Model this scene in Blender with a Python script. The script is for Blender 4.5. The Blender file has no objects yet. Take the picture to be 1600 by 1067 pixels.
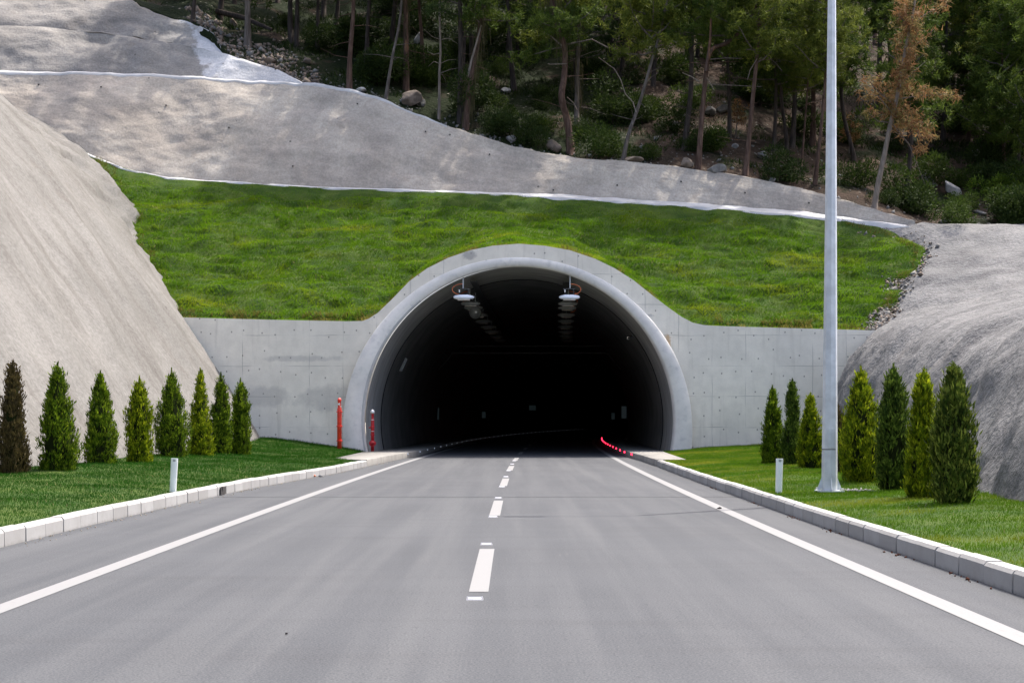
import bpy, math, random
import numpy as np
from mathutils import Vector, Matrix

random.seed(7)
RNG = np.random.default_rng(11)
S = bpy.context.scene
COL = S.collection
PI = math.pi
H, F = 1.5, 2255.0            # eye height (m) and focal length (px of a 1600 px wide frame)


# ------------------------------------------------------------------ helpers
def at(x, y, D):
    """survey helper: a sight line (frame x, y) followed to the distance D"""
    return np.array(((x - 800.0) / F * D, D, H - (y - 655.0) / F * D))


def ev(x, pts):
    return np.interp(x, [p[0] for p in pts], [p[1] for p in pts])


def _hash(ix, iy, iz, seed):
    n = (ix.astype(np.int64) * 374761393 + iy.astype(np.int64) * 668265263 +
         iz.astype(np.int64) * 1274126177 + seed * 974634221) & 0xFFFFFFFF
    n = ((n ^ (n >> 13)) * 1274126177) & 0xFFFFFFFF
    n = (n ^ (n >> 16)) & 0xFFFFFFFF
    return n / 4294967295.0


def vnoise(p, seed=0):
    p = np.asarray(p, float)
    i = np.floor(p).astype(np.int64)
    f = p - i
    f = f * f * (3 - 2 * f)
    r = 0
    for dx in (0, 1):
        for dy in (0, 1):
            for dz in (0, 1):
                w = (f[..., 0] if dx else 1 - f[..., 0]) * (f[..., 1] if dy else 1 - f[..., 1]) * \
                    (f[..., 2] if dz else 1 - f[..., 2])
                r = r + w * _hash(i[..., 0] + dx, i[..., 1] + dy, i[..., 2] + dz, seed)
    return r * 2 - 1


def fbm(p, seed=0, octv=4, gain=.5):
    p = np.asarray(p, float)
    a, r = 1.0, 0
    for k in range(octv):
        r = r + a * vnoise(p, seed + k * 17)
        p = p * 2.03
        a *= gain
    return r


def tag(o, label=None, cat=None, group=None, kind=None):
    if label: o['label'] = label
    if cat: o['category'] = cat
    if group: o['group'] = group
    if kind: o['kind'] = kind
    return o


def link(name, me, mat=None, parent=None, smooth=False):
    o = bpy.data.objects.new(name, me)
    COL.objects.link(o)
    if mat is not None and not me.materials:
        me.materials.append(mat)
    if smooth:
        me.polygons.foreach_set('use_smooth', np.ones(len(me.polygons), bool))
    if parent is not None:
        o.parent = parent
    return o


def empty(name, loc=(0, 0, 0), rz=0.0):
    o = bpy.data.objects.new(name, None)
    COL.objects.link(o)
    o.location = loc
    o.rotation_euler = (0, 0, rz)
    o.empty_display_size = .3
    return o


def npmesh(name, V, Fc):
    """mesh from (N,3) vertices and (M,k) faces of one size"""
    V = np.asarray(V, np.float32)
    Fc = np.asarray(Fc, np.int32)
    me = bpy.data.meshes.new(name)
    me.vertices.add(len(V))
    me.vertices.foreach_set('co', V.ravel())
    k = Fc.shape[1]
    me.loops.add(Fc.size)
    me.loops.foreach_set('vertex_index', Fc.ravel())
    me.polygons.add(len(Fc))
    me.polygons.foreach_set('loop_start', np.arange(len(Fc), dtype=np.int32) * k)
    me.polygons.foreach_set('loop_total', np.full(len(Fc), k, np.int32))
    me.update(calc_edges=True)
    me.validate()
    return me


def grid_faces(nu, nv, off=0):
    i = np.arange(nu - 1)[:, None] * nv + np.arange(nv - 1)[None, :]
    i = i.ravel() + off
    return np.stack([i, i + 1, i + nv + 1, i + nv], 1)


def grid_mesh(name, G, mat, parent=None, smooth=True):
    nu, nv = G.shape[:2]
    return link(name, npmesh(name, G.reshape(-1, 3), grid_faces(nu, nv)), mat, parent, smooth)


class MB:
    """collects vertices and faces of one part"""

    def __init__(self):
        self.v, self.f = [], []

    def add(self, vs, fs):
        o = len(self.v)
        self.v += [tuple(map(float, q)) for q in vs]
        self.f += [tuple(i + o for i in q) for q in fs]
        return self

    def box(self, c, s, rot=None):
        x, y, z = (q / 2 for q in s)
        vs = [Vector((a, b, d)) for a in (-x, x) for b in (-y, y) for d in (-z, z)]
        if rot is not None:
            vs = [rot @ q for q in vs]
        c = Vector(c)
        return self.add([q + c for q in vs],
                        [(0, 1, 3, 2), (4, 6, 7, 5), (0, 4, 5, 1), (2, 3, 7, 6), (0, 2, 6, 4), (1, 5, 7, 3)])

    def tube(self, pts, rad, n=8, caps=True, twist=0.0):
        pts = [Vector(p) for p in pts]
        rad = [rad] * len(pts) if not hasattr(rad, '__len__') else rad
        vs, fs = [], []
        ref = Vector((0, 1, 0.013))
        for i, p in enumerate(pts):
            d = (pts[min(i + 1, len(pts) - 1)] - pts[max(i - 1, 0)]).normalized()
            if abs(d.dot(ref)) > .95:
                ref = Vector((1, 0, .02))
            a = d.cross(ref).normalized()
            b = d.cross(a).normalized()
            for k in range(n):
                t = 2 * PI * k / n + twist
                vs.append(p + (a * math.cos(t) + b * math.sin(t)) * rad[i])
        for i in range(len(pts) - 1):
            for k in range(n):
                k2 = (k + 1) % n
                fs.append((i * n + k, i * n + k2, (i + 1) * n + k2, (i + 1) * n + k))
        if caps:
            fs.append(tuple(range(n)))
            fs.append(tuple((len(pts) - 1) * n + k for k in range(n - 1, -1, -1)))
        return self.add(vs, fs)

    def lathe(self, prof, n=16, c=(0, 0, 0)):
        vs, fs = [], []
        for r, z in prof:
            for k in range(n):
                t = 2 * PI * k / n
                vs.append((c[0] + r * math.cos(t), c[1] + r * math.sin(t), c[2] + z))
        for i in range(len(prof) - 1):
            for k in range(n):
                k2 = (k + 1) % n
                fs.append((i * n + k, i * n + k2, (i + 1) * n + k2, (i + 1) * n + k))
        fs.append(tuple(range(n - 1, -1, -1)))
        fs.append(tuple((len(prof) - 1) * n + k for k in range(n)))
        return self.add(vs, fs)

    def mesh(self, name):
        me = bpy.data.meshes.new(name)
        me.from_pydata(self.v, [], self.f)
        me.validate()
        me.update()
        return me

    def build(self, name, mat, parent=None, smooth=False, bevel=0.0):
        o = link(name, self.mesh(name), mat, parent, smooth)
        if bevel:
            m = o.modifiers.new('bevel', 'BEVEL')
            m.width = bevel
            m.segments = 2
            m.limit_method = 'ANGLE'
        return o


# ------------------------------------------------------------------ materials
class NT:
    def __init__(self, name):
        self.m = bpy.data.materials.new(name)
        self.m.use_nodes = True
        self.t = self.m.node_tree
        self.t.nodes.clear()
        self.out = self.n('ShaderNodeOutputMaterial')
        self.pos = self.n('ShaderNodeNewGeometry').outputs['Position']

    def n(self, typ, **kw):
        nd = self.t.nodes.new(typ)
        for k, v in kw.items():
            setattr(nd, k, v)
        return nd

    def l(self, a, b):
        self.t.links.new(a, b)

    def setin(self, sock, v):
        if isinstance(v, bpy.types.NodeSocket):
            self.l(v, sock)
        elif isinstance(v, (tuple, list)) and len(v) == 3 and sock.type == 'RGBA':
            sock.default_value = (*v, 1)
        else:
            sock.default_value = v

    def scale(self, v, s):
        nd = self.n('ShaderNodeVectorMath', operation='MULTIPLY')
        self.l(v, nd.inputs[0])
        nd.inputs[1].default_value = s
        return nd.outputs[0]

    def noise(self, sc, v=None, detail=4.0, rough=.55, dist=0.0):
        nd = self.n('ShaderNodeTexNoise')
        self.l(v if v is not None else self.pos, nd.inputs['Vector'])
        nd.inputs['Scale'].default_value = sc
        nd.inputs['Detail'].default_value = detail
        nd.inputs['Roughness'].default_value = rough
        nd.inputs['Distortion'].default_value = dist
        return nd.outputs['Fac']

    def ramp(self, f, lo, hi):
        nd = self.n('ShaderNodeMapRange')
        nd.interpolation_type = 'SMOOTHSTEP'
        self.l(f, nd.inputs['Value'])
        nd.inputs['From Min'].default_value = lo
        nd.inputs['From Max'].default_value = hi
        return nd.outputs['Result']

    def math(self, op, a, b=0.0):
        nd = self.n('ShaderNodeMath', operation=op)
        self.setin(nd.inputs[0], a)
        self.setin(nd.inputs[1], b)
        return nd.outputs[0]

    def mix(self, f, a, b, mode='MIX'):
        nd = self.n('ShaderNodeMix', data_type='RGBA', blend_type=mode)
        self.setin(nd.inputs[0], f)
        self.setin(nd.inputs[6], a)
        self.setin(nd.inputs[7], b)
        return nd.outputs[2]

    def sep(self):
        nd = self.n('ShaderNodeSeparateXYZ')
        self.l(self.pos, nd.inputs[0])
        return nd.outputs

    def comb(self, x, y, z=0.0):
        nd = self.n('ShaderNodeCombineXYZ')
        for s, q in zip(nd.inputs, (x, y, z)):
            self.setin(s, q)
        return nd.outputs[0]

    def bump(self, h, strength=.3, dist=.05):
        nd = self.n('ShaderNodeBump')
        nd.inputs['Strength'].default_value = strength
        nd.inputs['Distance'].default_value = dist
        self.l(h, nd.inputs['Height'])
        return nd.outputs[0]

    def finish(self, col, rough=.9, spec=.3, metal=0.0, normal=None, emit=None, estr=0.0, transl=0.0):
        p = self.n('ShaderNodeBsdfPrincipled')
        self.setin(p.inputs['Base Color'], col)
        self.setin(p.inputs['Roughness'], rough)
        p.inputs['Specular IOR Level'].default_value = spec
        p.inputs['Metallic'].default_value = metal
        if normal is not None:
            self.l(normal, p.inputs['Normal'])
        if emit is not None:
            self.setin(p.inputs['Emission Color'], emit)
            p.inputs['Emission Strength'].default_value = estr
        sh = p.outputs[0]
        if transl:
            tr = self.n('ShaderNodeBsdfTranslucent')
            self.setin(tr.inputs['Color'], col)
            mx = self.n('ShaderNodeMixShader')
            mx.inputs[0].default_value = transl
            self.l(sh, mx.inputs[1])
            self.l(tr.outputs[0], mx.inputs[2])
            sh = mx.outputs[0]
        self.l(sh, self.out.inputs['Surface'])
        return self.m


M = {}


def plain(name, col, rough=.6, spec=.4, metal=0.0, var=.12, sc=8.0, bump=.0, emit=None, estr=0.0):
    t = NT(name)
    n = t.noise(sc)
    c = t.mix(t.ramp(n, .3, .7), tuple(q * (1 - var) for q in col), tuple(min(1, q * (1 + var)) for q in col))
    nrm = t.bump(t.noise(sc * 6), bump, .01) if bump else None
    M[name] = t.finish(c, rough, spec, metal, nrm, emit, estr)


def foliage(name, a, b, c, transl=.3, sc=1.2, rough=.6, lo=.32, hi=.68):
    """a dark, b mid, c light: leaf colours varied from leaf to leaf and clump to clump"""
    t = NT(name)
    g = t.n('ShaderNodeNewGeometry')
    r = g.outputs['Random Per Island']
    n = t.ramp(t.noise(sc, detail=2.0), lo, hi)
    k = t.mix(n, a, b)
    k = t.mix(t.math('MULTIPLY', t.math('POWER', r, 2.2), t.math('ADD', t.math('MULTIPLY', n, .75), .35)), k, c)
    M[name] = t.finish(k, rough, .06, transl=transl)


def make_materials():
    # asphalt: pale worn surface, streaks along the lanes
    t = NT('asphalt')
    big = t.ramp(t.noise(.35, detail=3), .3, .7)
    along = t.ramp(t.noise(1.0, t.scale(t.pos, (2.2, .07, 1)), detail=5), .35, .7)
    across = t.ramp(t.noise(1.0, t.scale(t.pos, (.25, 2.3, 1)), detail=5), .45, .78)
    grain = t.noise(62.0, detail=3, rough=.7)
    med = t.noise(18.0, detail=3)
    c = t.mix(big, (.030, .0355, .0435), (.042, .048, .0565))
    c = t.mix(t.math('MULTIPLY', along, .85), c, (.06, .0655, .073))
    c = t.mix(t.math('MULTIPLY', across, .38), c, (.023, .025, .03))
    scuff = t.ramp(t.noise(1.0, t.scale(t.pos, (12, .6, 1)), detail=6, rough=.78), .6, .74)
    patch = t.ramp(t.noise(.5, detail=2), .5, .68)
    c = t.mix(t.math('MULTIPLY', t.math('MULTIPLY', scuff, patch), .8), c, (.13, .131, .133))
    dust = t.ramp(t.noise(1.0, t.scale(t.pos, (1.1, .035, 1)), detail=4), .5, .72)
    c = t.mix(t.math('MULTIPLY', dust, .5), c, (.074, .079, .084))
    c = t.mix(t.ramp(grain, .25, .75), t.mix(.5, c, (.012, .013, .015)), t.mix(.2, c, (.24, .24, .24)))
    c = t.mix(t.math('MULTIPLY', t.ramp(med, .58, .72), .4), c, (.02, .021, .024))
    M['asphalt'] = t.finish(c, .85, .25, normal=t.bump(grain, .35, .006))

    t = NT('road_paint')
    w = t.ramp(t.noise(7, detail=6, rough=.75), .58, .76)
    c = t.mix(t.math('MULTIPLY', w, .5), (.19, .193, .194), (.095, .096, .098))
    c = t.mix(t.ramp(t.noise(60), .3, .7), t.mix(.12, c, (.05, .05, .05)), c)
    M['road_paint'] = t.finish(c, .7, .3)

    # concrete of the headwall with formwork joints, tie holes and damp patches
    t = NT('wall_concrete')
    x, y, z = t.sep()
    xz = t.comb(x, z)
    n1 = t.ramp(t.noise(.45, detail=5), .3, .7)
    n2 = t.ramp(t.noise(2.2, detail=6, rough=.65), .3, .75)
    c = t.mix(n1, (.68, .64, .56), (.78, .73, .63))
    c = t.mix(t.math('MULTIPLY', n2, .45), c, (.54, .505, .435))
    drip = t.ramp(t.noise(1.0, t.scale(t.pos, (5.5, 1, .35)), detail=5), .55, .8)
    c = t.mix(t.math('MULTIPLY', drip, .5), c, (.46, .425, .36))
    br = t.n('ShaderNodeTexBrick', offset=0.0)
    wob = t.comb(t.math('ADD', x, t.math('MULTIPLY', t.noise(.8), .1)), t.math('ADD', z, t.math('MULTIPLY', t.noise(.6), .12)))
    t.l(wob, br.inputs['Vector'])
    br.inputs['Scale'].default_value = 1.0
    br.inputs['Mortar Size'].default_value = .012
    br.inputs['Mortar Smooth'].default_value = .3
    br.inputs['Brick Width'].default_value = 1.36
    br.inputs['Row Height'].default_value = 1.24
    lines = t.math('MULTIPLY', br.outputs['Fac'], t.ramp(t.noise(.7, detail=2), .4, .65))
    c = t.mix(t.math('MULTIPLY', lines, .6), c, (.17, .165, .155))
    vo = t.n('ShaderNodeTexVoronoi', voronoi_dimensions='2D')
    t.l(t.scale(xz, (1.0, .82, 1)), vo.inputs['Vector'])
    vo.inputs['Scale'].default_value = 1.55
    vo.inputs['Randomness'].default_value = .5
    hole = t.math('LESS_THAN', vo.outputs['Distance'], .046)
    c = t.mix(t.math('MULTIPLY', hole, .65), c, (.1, .09, .08))
    for xc, zc, rx, rz in ((-10.1, 2.42, 1.15, .36), (-7.3, 2.32, 1.35, .42), (-8.6, 3.95, 1.5, .12)):
        d = t.math('ADD', t.math('POWER', t.math('ABSOLUTE', t.math('DIVIDE', t.math('SUBTRACT', x, xc), rx)), 3.0),
                   t.math('POWER', t.math('ABSOLUTE', t.math('DIVIDE', t.math('SUBTRACT', z, zc), rz)), 2.0))
        d = t.math('ADD', d, t.math('MULTIPLY', t.math('SUBTRACT', t.noise(1.6, detail=8, rough=.68), .5), 5.0))
        m = t.ramp(d, 1.9, .3)
        c = t.mix(t.math('MULTIPLY', m, .4), c, (.3, .295, .29))
    for xc, zc, rx, rz, colr in ((6.3, 4.45, .16, .5, (.42, .24, .08)), (-1.72, 8.15, .3, .2, (.3, .29, .28)), (5.2, 5.7, .5, .1, (.36, .35, .33))):
        d = t.math('ADD', t.math('POWER', t.math('DIVIDE', t.math('SUBTRACT', x, xc), rx), 2.0), t.math('POWER', t.math('DIVIDE', t.math('SUBTRACT', z, zc), rz), 2.0))
        d = t.math('ADD', d, t.math('MULTIPLY', t.math('SUBTRACT', t.noise(7, detail=6, rough=.7), .5), 3.0))
        c = t.mix(t.math('MULTIPLY', t.ramp(d, 1.3, .3), .7), c, colr)
    M['wall_concrete'] = t.finish(c, .92, .2, normal=t.bump(t.noise(14, detail=6), .25, .02))

    t = NT('collar_concrete')
    n1 = t.ramp(t.noise(.9, detail=6, rough=.65), .3, .7)
    c = t.mix(n1, (.57, .555, .525), (.7, .675, .63))
    c = t.mix(t.math('MULTIPLY', t.ramp(t.noise(3.5, detail=6), .5, .75), .5), c, (.39, .39, .39))
    M['collar_concrete'] = t.finish(c, .85, .3, normal=t.bump(t.noise(20, detail=5), .2, .015))

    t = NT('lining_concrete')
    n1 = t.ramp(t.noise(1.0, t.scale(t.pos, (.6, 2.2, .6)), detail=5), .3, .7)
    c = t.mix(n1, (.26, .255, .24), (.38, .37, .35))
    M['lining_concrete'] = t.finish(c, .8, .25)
    t = NT('deep_lining')  # darker than the entrance lining: tunnel gloom put into the colour
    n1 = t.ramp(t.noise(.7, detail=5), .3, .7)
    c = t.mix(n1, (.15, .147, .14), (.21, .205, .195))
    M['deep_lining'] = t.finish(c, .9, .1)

    # sprayed concrete, three tones
    def shot(name, a, b, stain, streak, fresh=None, rough_bump=.5, ns=.25, pocks=.5):
        t = NT(name)
        n1 = t.ramp(t.noise(ns, detail=6, rough=.6), .3, .7)
        c = t.mix(n1, a, b)
        s = t.ramp(t.noise(1.0, t.scale(t.pos, streak), detail=6, rough=.62, dist=.4), .42, .7)
        c = t.mix(t.math('MULTIPLY', s, .65), c, stain)
        br = t.ramp(t.noise(.55, detail=5, rough=.65, dist=.8), .58, .74)
        c = t.mix(t.math('MULTIPLY', br, .35), c, (stain[0] * 1.02, stain[1] * .9, stain[2] * .8))
        if fresh is not None:
            x, y, z = t.sep()
            e = t.math('ADD', x, t.math('MULTIPLY', t.math('SUBTRACT', t.noise(.9, detail=5), .5), 3.2))
            e = t.math('ADD', e, t.math('MULTIPLY', z, .55))
            c = t.mix(t.ramp(e, fresh - .25, fresh + .25), c, t.mix(n1, (.4, .4, .405), (.52, .52, .52)))
        fine = t.noise(9, detail=7, rough=.74)
        c = t.mix(t.ramp(fine, .36, .64), t.mix(.22, c, (.05, .048, .045)), t.mix(.05, c, (.6, .6, .58)))
        vo = t.n('ShaderNodeTexVoronoi')
        t.l(t.pos, vo.inputs['Vector'])
        vo.inputs['Scale'].default_value = .75
        pk = t.math('MULTIPLY', t.math('LESS_THAN', vo.outputs['Distance'], .045), pocks)
        c = t.mix(pk, c, (.06, .055, .05))
        bm = t.math('ADD', t.math('MULTIPLY', fine, .4), t.noise(6.0, detail=5))
        M[name] = t.finish(c, .95, .06, normal=t.bump(bm, rough_bump, .09))

    shot('shotcrete_pale', (.122, .119, .111), (.17, .165, .155), (.09, .083, .075), (.3, .9, .16), rough_bump=.22, pocks=.4)
    shot('shotcrete_grey', (.33, .293, .245), (.47, .425, .36), (.22, .195, .17), (.34, .3, .3), rough_bump=.32, pocks=.8)
    shot('shotcrete_upper', (.19, .18, .165), (.31, .293, .265), (.12, .117, .117), (.12, .3, .7), fresh=-5.2, pocks=.7)
    shot('shotcrete_dark', (.135, .136, .137), (.18, .18, .18), (.08, .08, .085), (.3, .8, .3), rough_bump=.9, ns=.4, pocks=.5)

    t = NT('berm_concrete')
    n1 = t.ramp(t.noise(1.3, detail=6), .3, .75)
    c = t.mix(n1, (.46, .46, .455), (.34, .338, .33))
    M['berm_concrete'] = t.finish(c, .9, .2, normal=t.bump(t.noise(12, detail=5), .3, .03))

    t = NT('kerb_concrete')
    g = t.n('ShaderNodeObjectInfo').outputs['Random']
    n1 = t.ramp(t.noise(3.0, detail=6, rough=.7), .35, .75)
    c = t.mix(g, (.27, .268, .26), (.345, .345, .338))
    c = t.mix(t.math('MULTIPLY', n1, .5), c, (.24, .235, .225))
    x, y, z = t.sep()
    low = t.math('MULTIPLY', t.ramp(t.math('ADD', z, t.math('MULTIPLY', t.noise(9, detail=4), .07)), .075, .02), .45)
    c = t.mix(low, c, (.13, .12, .105))
    M['kerb_concrete'] = t.finish(c, .9, .2, normal=t.bump(t.noise(40, detail=4), .25, .008))

    t = NT('pavement_concrete')
    n1 = t.ramp(t.noise(1.6, detail=6), .3, .75)
    c = t.mix(n1, (.22, .215, .2), (.15, .147, .138))
    M['pavement_concrete'] = t.finish(c, .9, .2, normal=t.bump(t.noise(40, detail=4), .2, .008))

    # soils
    t = NT('turf_soil')
    c = t.mix(t.ramp(t.noise(1.2, detail=5), .35, .65), (.025, .05, .01), (.045, .07, .014))
    M['turf_soil'] = t.finish(c, .95, .1)
    t = NT('forest_soil')
    n1 = t.ramp(t.noise(.55, detail=6), .35, .65)
    c = t.mix(n1, (.022, .016, .0115), (.054, .037, .027))
    x, y, z = t.sep()
    gx = t.ramp(x, 9.0, 4.0)
    gm = t.ramp(t.math('ADD', t.noise(.32, detail=6, rough=.65), t.math('MULTIPLY', gx, .16)), .5, .62)
    c = t.mix(gm, c, t.mix(t.noise(3.0, detail=5), (.005, .009, .003), (.012, .019, .005)))
    vo = t.n('ShaderNodeTexVoronoi')
    t.l(t.pos, vo.inputs['Vector'])
    vo.inputs['Scale'].default_value = 3.2
    st = t.math('MULTIPLY', t.ramp(vo.outputs['Distance'], .24, .16), t.ramp(t.noise(.7, detail=3), .5, .62))
    c = t.mix(st, c, (.17, .155, .135))
    M['forest_soil'] = t.finish(c, .95, .1, normal=t.bump(t.noise(5, detail=6), .8, .15))
    plain('dry_earth', (.21, .185, .15), .95, .1, var=.25, sc=.6, bump=.4)

    # grass: patches, tufts and blade-to-blade variation
    def grass(name, a, b, yel, ys, lo, hi, tr=.35):
        t = NT(name)
        r = t.n('ShaderNodeNewGeometry').outputs['Random Per Island']
        n = t.ramp(t.noise(1.1, t.scale(t.pos, (.8, 1.6, 1.6)), detail=4), .32, .68)
        k = t.mix(n, a, b)
        yy = t.ramp(t.noise(ys, t.scale(t.pos, (.6, 1.5, 1.5)), detail=4, dist=.5), lo, hi)
        k = t.mix(t.math('MULTIPLY', yy, .8), k, yel)
        k = t.mix(t.math('MULTIPLY', r, .3), k, t.mix(.5, k, yel))
        dry = t.math('GREATER_THAN', r, .985)
        k = t.mix(dry, k, (.28, .25, .12))
        M[name] = t.finish(k, .8, .03, transl=tr)

    grass('hill_grass', (.042, .118, .007), (.118, .238, .01), (.3, .33, .02), .36, .5, .8)
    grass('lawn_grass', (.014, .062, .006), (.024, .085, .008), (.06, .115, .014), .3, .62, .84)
    grass('yellow_lawn_grass', (.045, .125, .006), (.075, .17, .008), (.27, .28, .03), .35, .46, .66)  # right lawn: lighter, yellower blades

    foliage('thuja_green', (.022, .05, .004), (.068, .128, .007), (.26, .34, .02), .34, 9.0, .6, .4, .6)
    foliage('thuja_lime', (.045, .082, .004), (.125, .185, .007), (.42, .46, .018), .36, 9.0, .6, .4, .6)
    foliage('thuja_dark', (.018, .038, .006), (.05, .09, .011), (.18, .25, .035), .3, 9.0, .6, .4, .6)
    foliage('thuja_brown', (.04, .032, .014), (.07, .052, .02), (.11, .085, .03), .15, 9.0, .6, .4, .6)
    foliage('thuja_bronze', (.022, .044, .007), (.066, .105, .013), (.26, .3, .05), .25, 9.0, .6, .4, .6)
    foliage('pine_green', (.026, .048, .01), (.056, .09, .015), (.12, .16, .028), .35, .6)
    foliage('pine_olive', (.04, .06, .01), (.08, .105, .016), (.155, .175, .032), .38, .6)
    foliage('pine_dark', (.016, .03, .01), (.03, .05, .014), (.062, .088, .022), .25, .6)
    foliage('bush_dark', (.012, .024, .006), (.022, .038, .009), (.042, .062, .015), .25, 1.5)
    foliage('bush_mid', (.019, .036, .007), (.034, .058, .01), (.065, .094, .018), .3, 1.5)
    foliage('bush_bright', (.045, .09, .008), (.075, .13, .014), (.13, .19, .03), .35, 1.5)
    foliage('dead_orange', (.13, .062, .03), (.21, .11, .048), (.3, .2, .085), .35, 2.2)
    foliage('dead_ochre', (.1, .075, .03), (.17, .13, .05), (.26, .21, .085), .35, 2.2)
    foliage('vine', (.04, .038, .018), (.062, .055, .027), (.095, .085, .045), .2, 1.0)
    foliage('weed', (.06, .12, .02), (.1, .17, .03), (.3, .33, .2), .3, 4.0)

    foliage('dry_blade', (.11, .085, .03), (.17, .15, .04), (.22, .22, .05), .2, 1.5)

    def bark(name, a, b, scar):
        t = NT(name)
        n = t.ramp(t.noise(1.0, t.scale(t.pos, (9, 9, 1.6)), detail=6), .35, .68)
        c = t.mix(n, a, b)
        c = t.mix(t.math('MULTIPLY', t.ramp(t.noise(1.0, t.scale(t.pos, (2.5, 2.5, .55)), detail=3), .62, .7), .7), c, scar)
        M[name] = t.finish(c, .95, .1, normal=t.bump(n, .8, .03))
    bark('bark_red', (.055, .034, .026), (.105, .07, .055), (.19, .105, .062))
    bark('bark_grey', (.07, .06, .053), (.135, .118, .104), (.18, .14, .105))
    bark('bark_dark', (.03, .025, .022), (.06, .05, .044), (.09, .065, .05))
    bark('bark_pale', (.13, .11, .092), (.22, .185, .155), (.26, .17, .11))

    plain('core_shade', (.014, .019, .005), .95, .05, var=.3)  # conifer core, near-black to stand for inner shade
    plain('rock_tan', (.15, .122, .1), .95, .15, var=.3, sc=3, bump=.7)
    plain('rock_grey', (.15, .147, .14), .95, .15, var=.3, sc=3, bump=.7)
    plain('rock_white', (.27, .266, .258), .95, .15, var=.25, sc=3, bump=.7)
    plain('galvanised', (.52, .55, .57), .5, .5, .1, .12, 5, .1)
    plain('post_white', (.72, .76, .72), .5, .4, 0, .06, 4)
    plain('post_grey', (.3, .32, .31), .6, .4, 0, .08, 6)
    plain('pipe_red', (.62, .035, .018), .4, .5, 0, .15, 6)
    plain('valve_red', (.42, .012, .02), .4, .5, 0, .15, 6)
    plain('steel_bright', (.72, .72, .7), .35, .5, .6, .1, 9)
    plain('lamp_white', (.78, .82, .88), .4, .4, 0, .04, 5)
    plain('lamp_grey', (.3, .3, .29), .5, .4, .2, .1, 5)
    plain('lens_glass', (.45, .4, .34), .15, .6, 0, .1, 5)
    plain('cable_orange', (.62, .16, .06), .5, .4, 0, .1, 9)
    plain('dark_metal', (.07, .07, .07), .6, .3, .3, .2, 4)
    plain('joint_dark', (.03, .03, .03), .95, .1)
    plain('seam_tar', (.022, .024, .027), .9, .1)
    plain('stud_white', (.13, .14, .165), .35, .5, 0, .05, 20)
    plain('rubber_dark', (.045, .042, .04), .8, .3)
    plain('brick_red', (.42, .16, .09), .9, .2)
    plain('leaf_litter', (.07, .03, .02), .95, .1, var=.4, sc=20)
    plain('red_glow', (.5, .01, .02), .4, .3, 0, .05, 9, 0, (1, .02, .06), 2.2)
    plain('white_glow', (.6, .65, .7), .4, .3, 0, .05, 9, 0, (.75, .85, 1), .05)
    plain('sign_dim', (.3, .36, .4), .4, .3, 0, .05, 9, 0, (.35, .55, .6), .004)


make_materials()


# ------------------------------------------------------------------ road alignment
def cen(D):
    D = np.asarray(D, float)
    return -.29 + .00027 * np.clip(D - 14, 0, None) ** 2 + .0004 * np.clip(D - 80, 0, None) ** 2


KL = [(-60, -5.98), (20, -5.98), (26, -5.85), (31, -5.68), (36, -5.25), (40, -4.9), (46, -4.62), (52, -4.35), (58, -3.92)]
KR = [(-60, 4.3), (20, 4.33), (30, 4.4), (38, 4.5), (46, 4.62), (52, 4.66), (58, 4.6)]


def kl(D):
    D = np.asarray(D, float)
    return np.where(D > 57, cen(D) - 4.1, ev(D, KL))


def kr(D):
    D = np.asarray(D, float)
    return np.where(D > 57, cen(D) + 4.38, ev(D, KR))


def strip(name, Ds, xl, xr, z, mat, parent=None, nx=2):
    u = np.linspace(0, 1, nx)
    G = np.zeros((len(Ds), nx, 3))
    xl = np.broadcast_to(xl, Ds.shape)
    xr = np.broadcast_to(xr, Ds.shape)
    G[..., 0] = xl[:, None] * (1 - u) + xr[:, None] * u
    G[..., 1] = Ds[:, None]
    G[..., 2] = z
    return grid_mesh(name, G, mat, parent)


# ground sheet
g = MB()
g.add([(-700, -700, -.08), (700, -700, -.08), (700, 700, -.08), (-700, 700, -.08)], [(0, 1, 2, 3)])
tag(g.build('ground', M['dry_earth']), kind='structure')

DS = np.concatenate([np.arange(-60, 10, 5.0), np.arange(10, 110, 1.0), np.arange(110, 236, 2.5)])
road = strip('road', DS, kl(DS) - .05, kr(DS) + .05, 0.0, M['asphalt'], nx=5)
tag(road, kind='structure')
strip('edge_line', DS, cen(DS) - 3.86, cen(DS) - 3.66, .004, M['road_paint'], road)
strip('edge_line', DS, cen(DS) + 3.68, cen(DS) + 3.88, .004, M['road_paint'], road)
for k in range(-1, 17):
    a = 12.55 + 9.93 * k
    d = np.linspace(a, a + 4.15, 6)
    strip('lane_dash', d, cen(d) - .085, cen(d) + .085, .004, M['road_paint'], road)
# saw-cut joint across the carriageway
d = np.array([27.85, 27.9])
strip('expansion_joint', d, kl(d) + .05, kr(d) - .05, .003, M['seam_tar'], road, nx=12)

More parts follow.
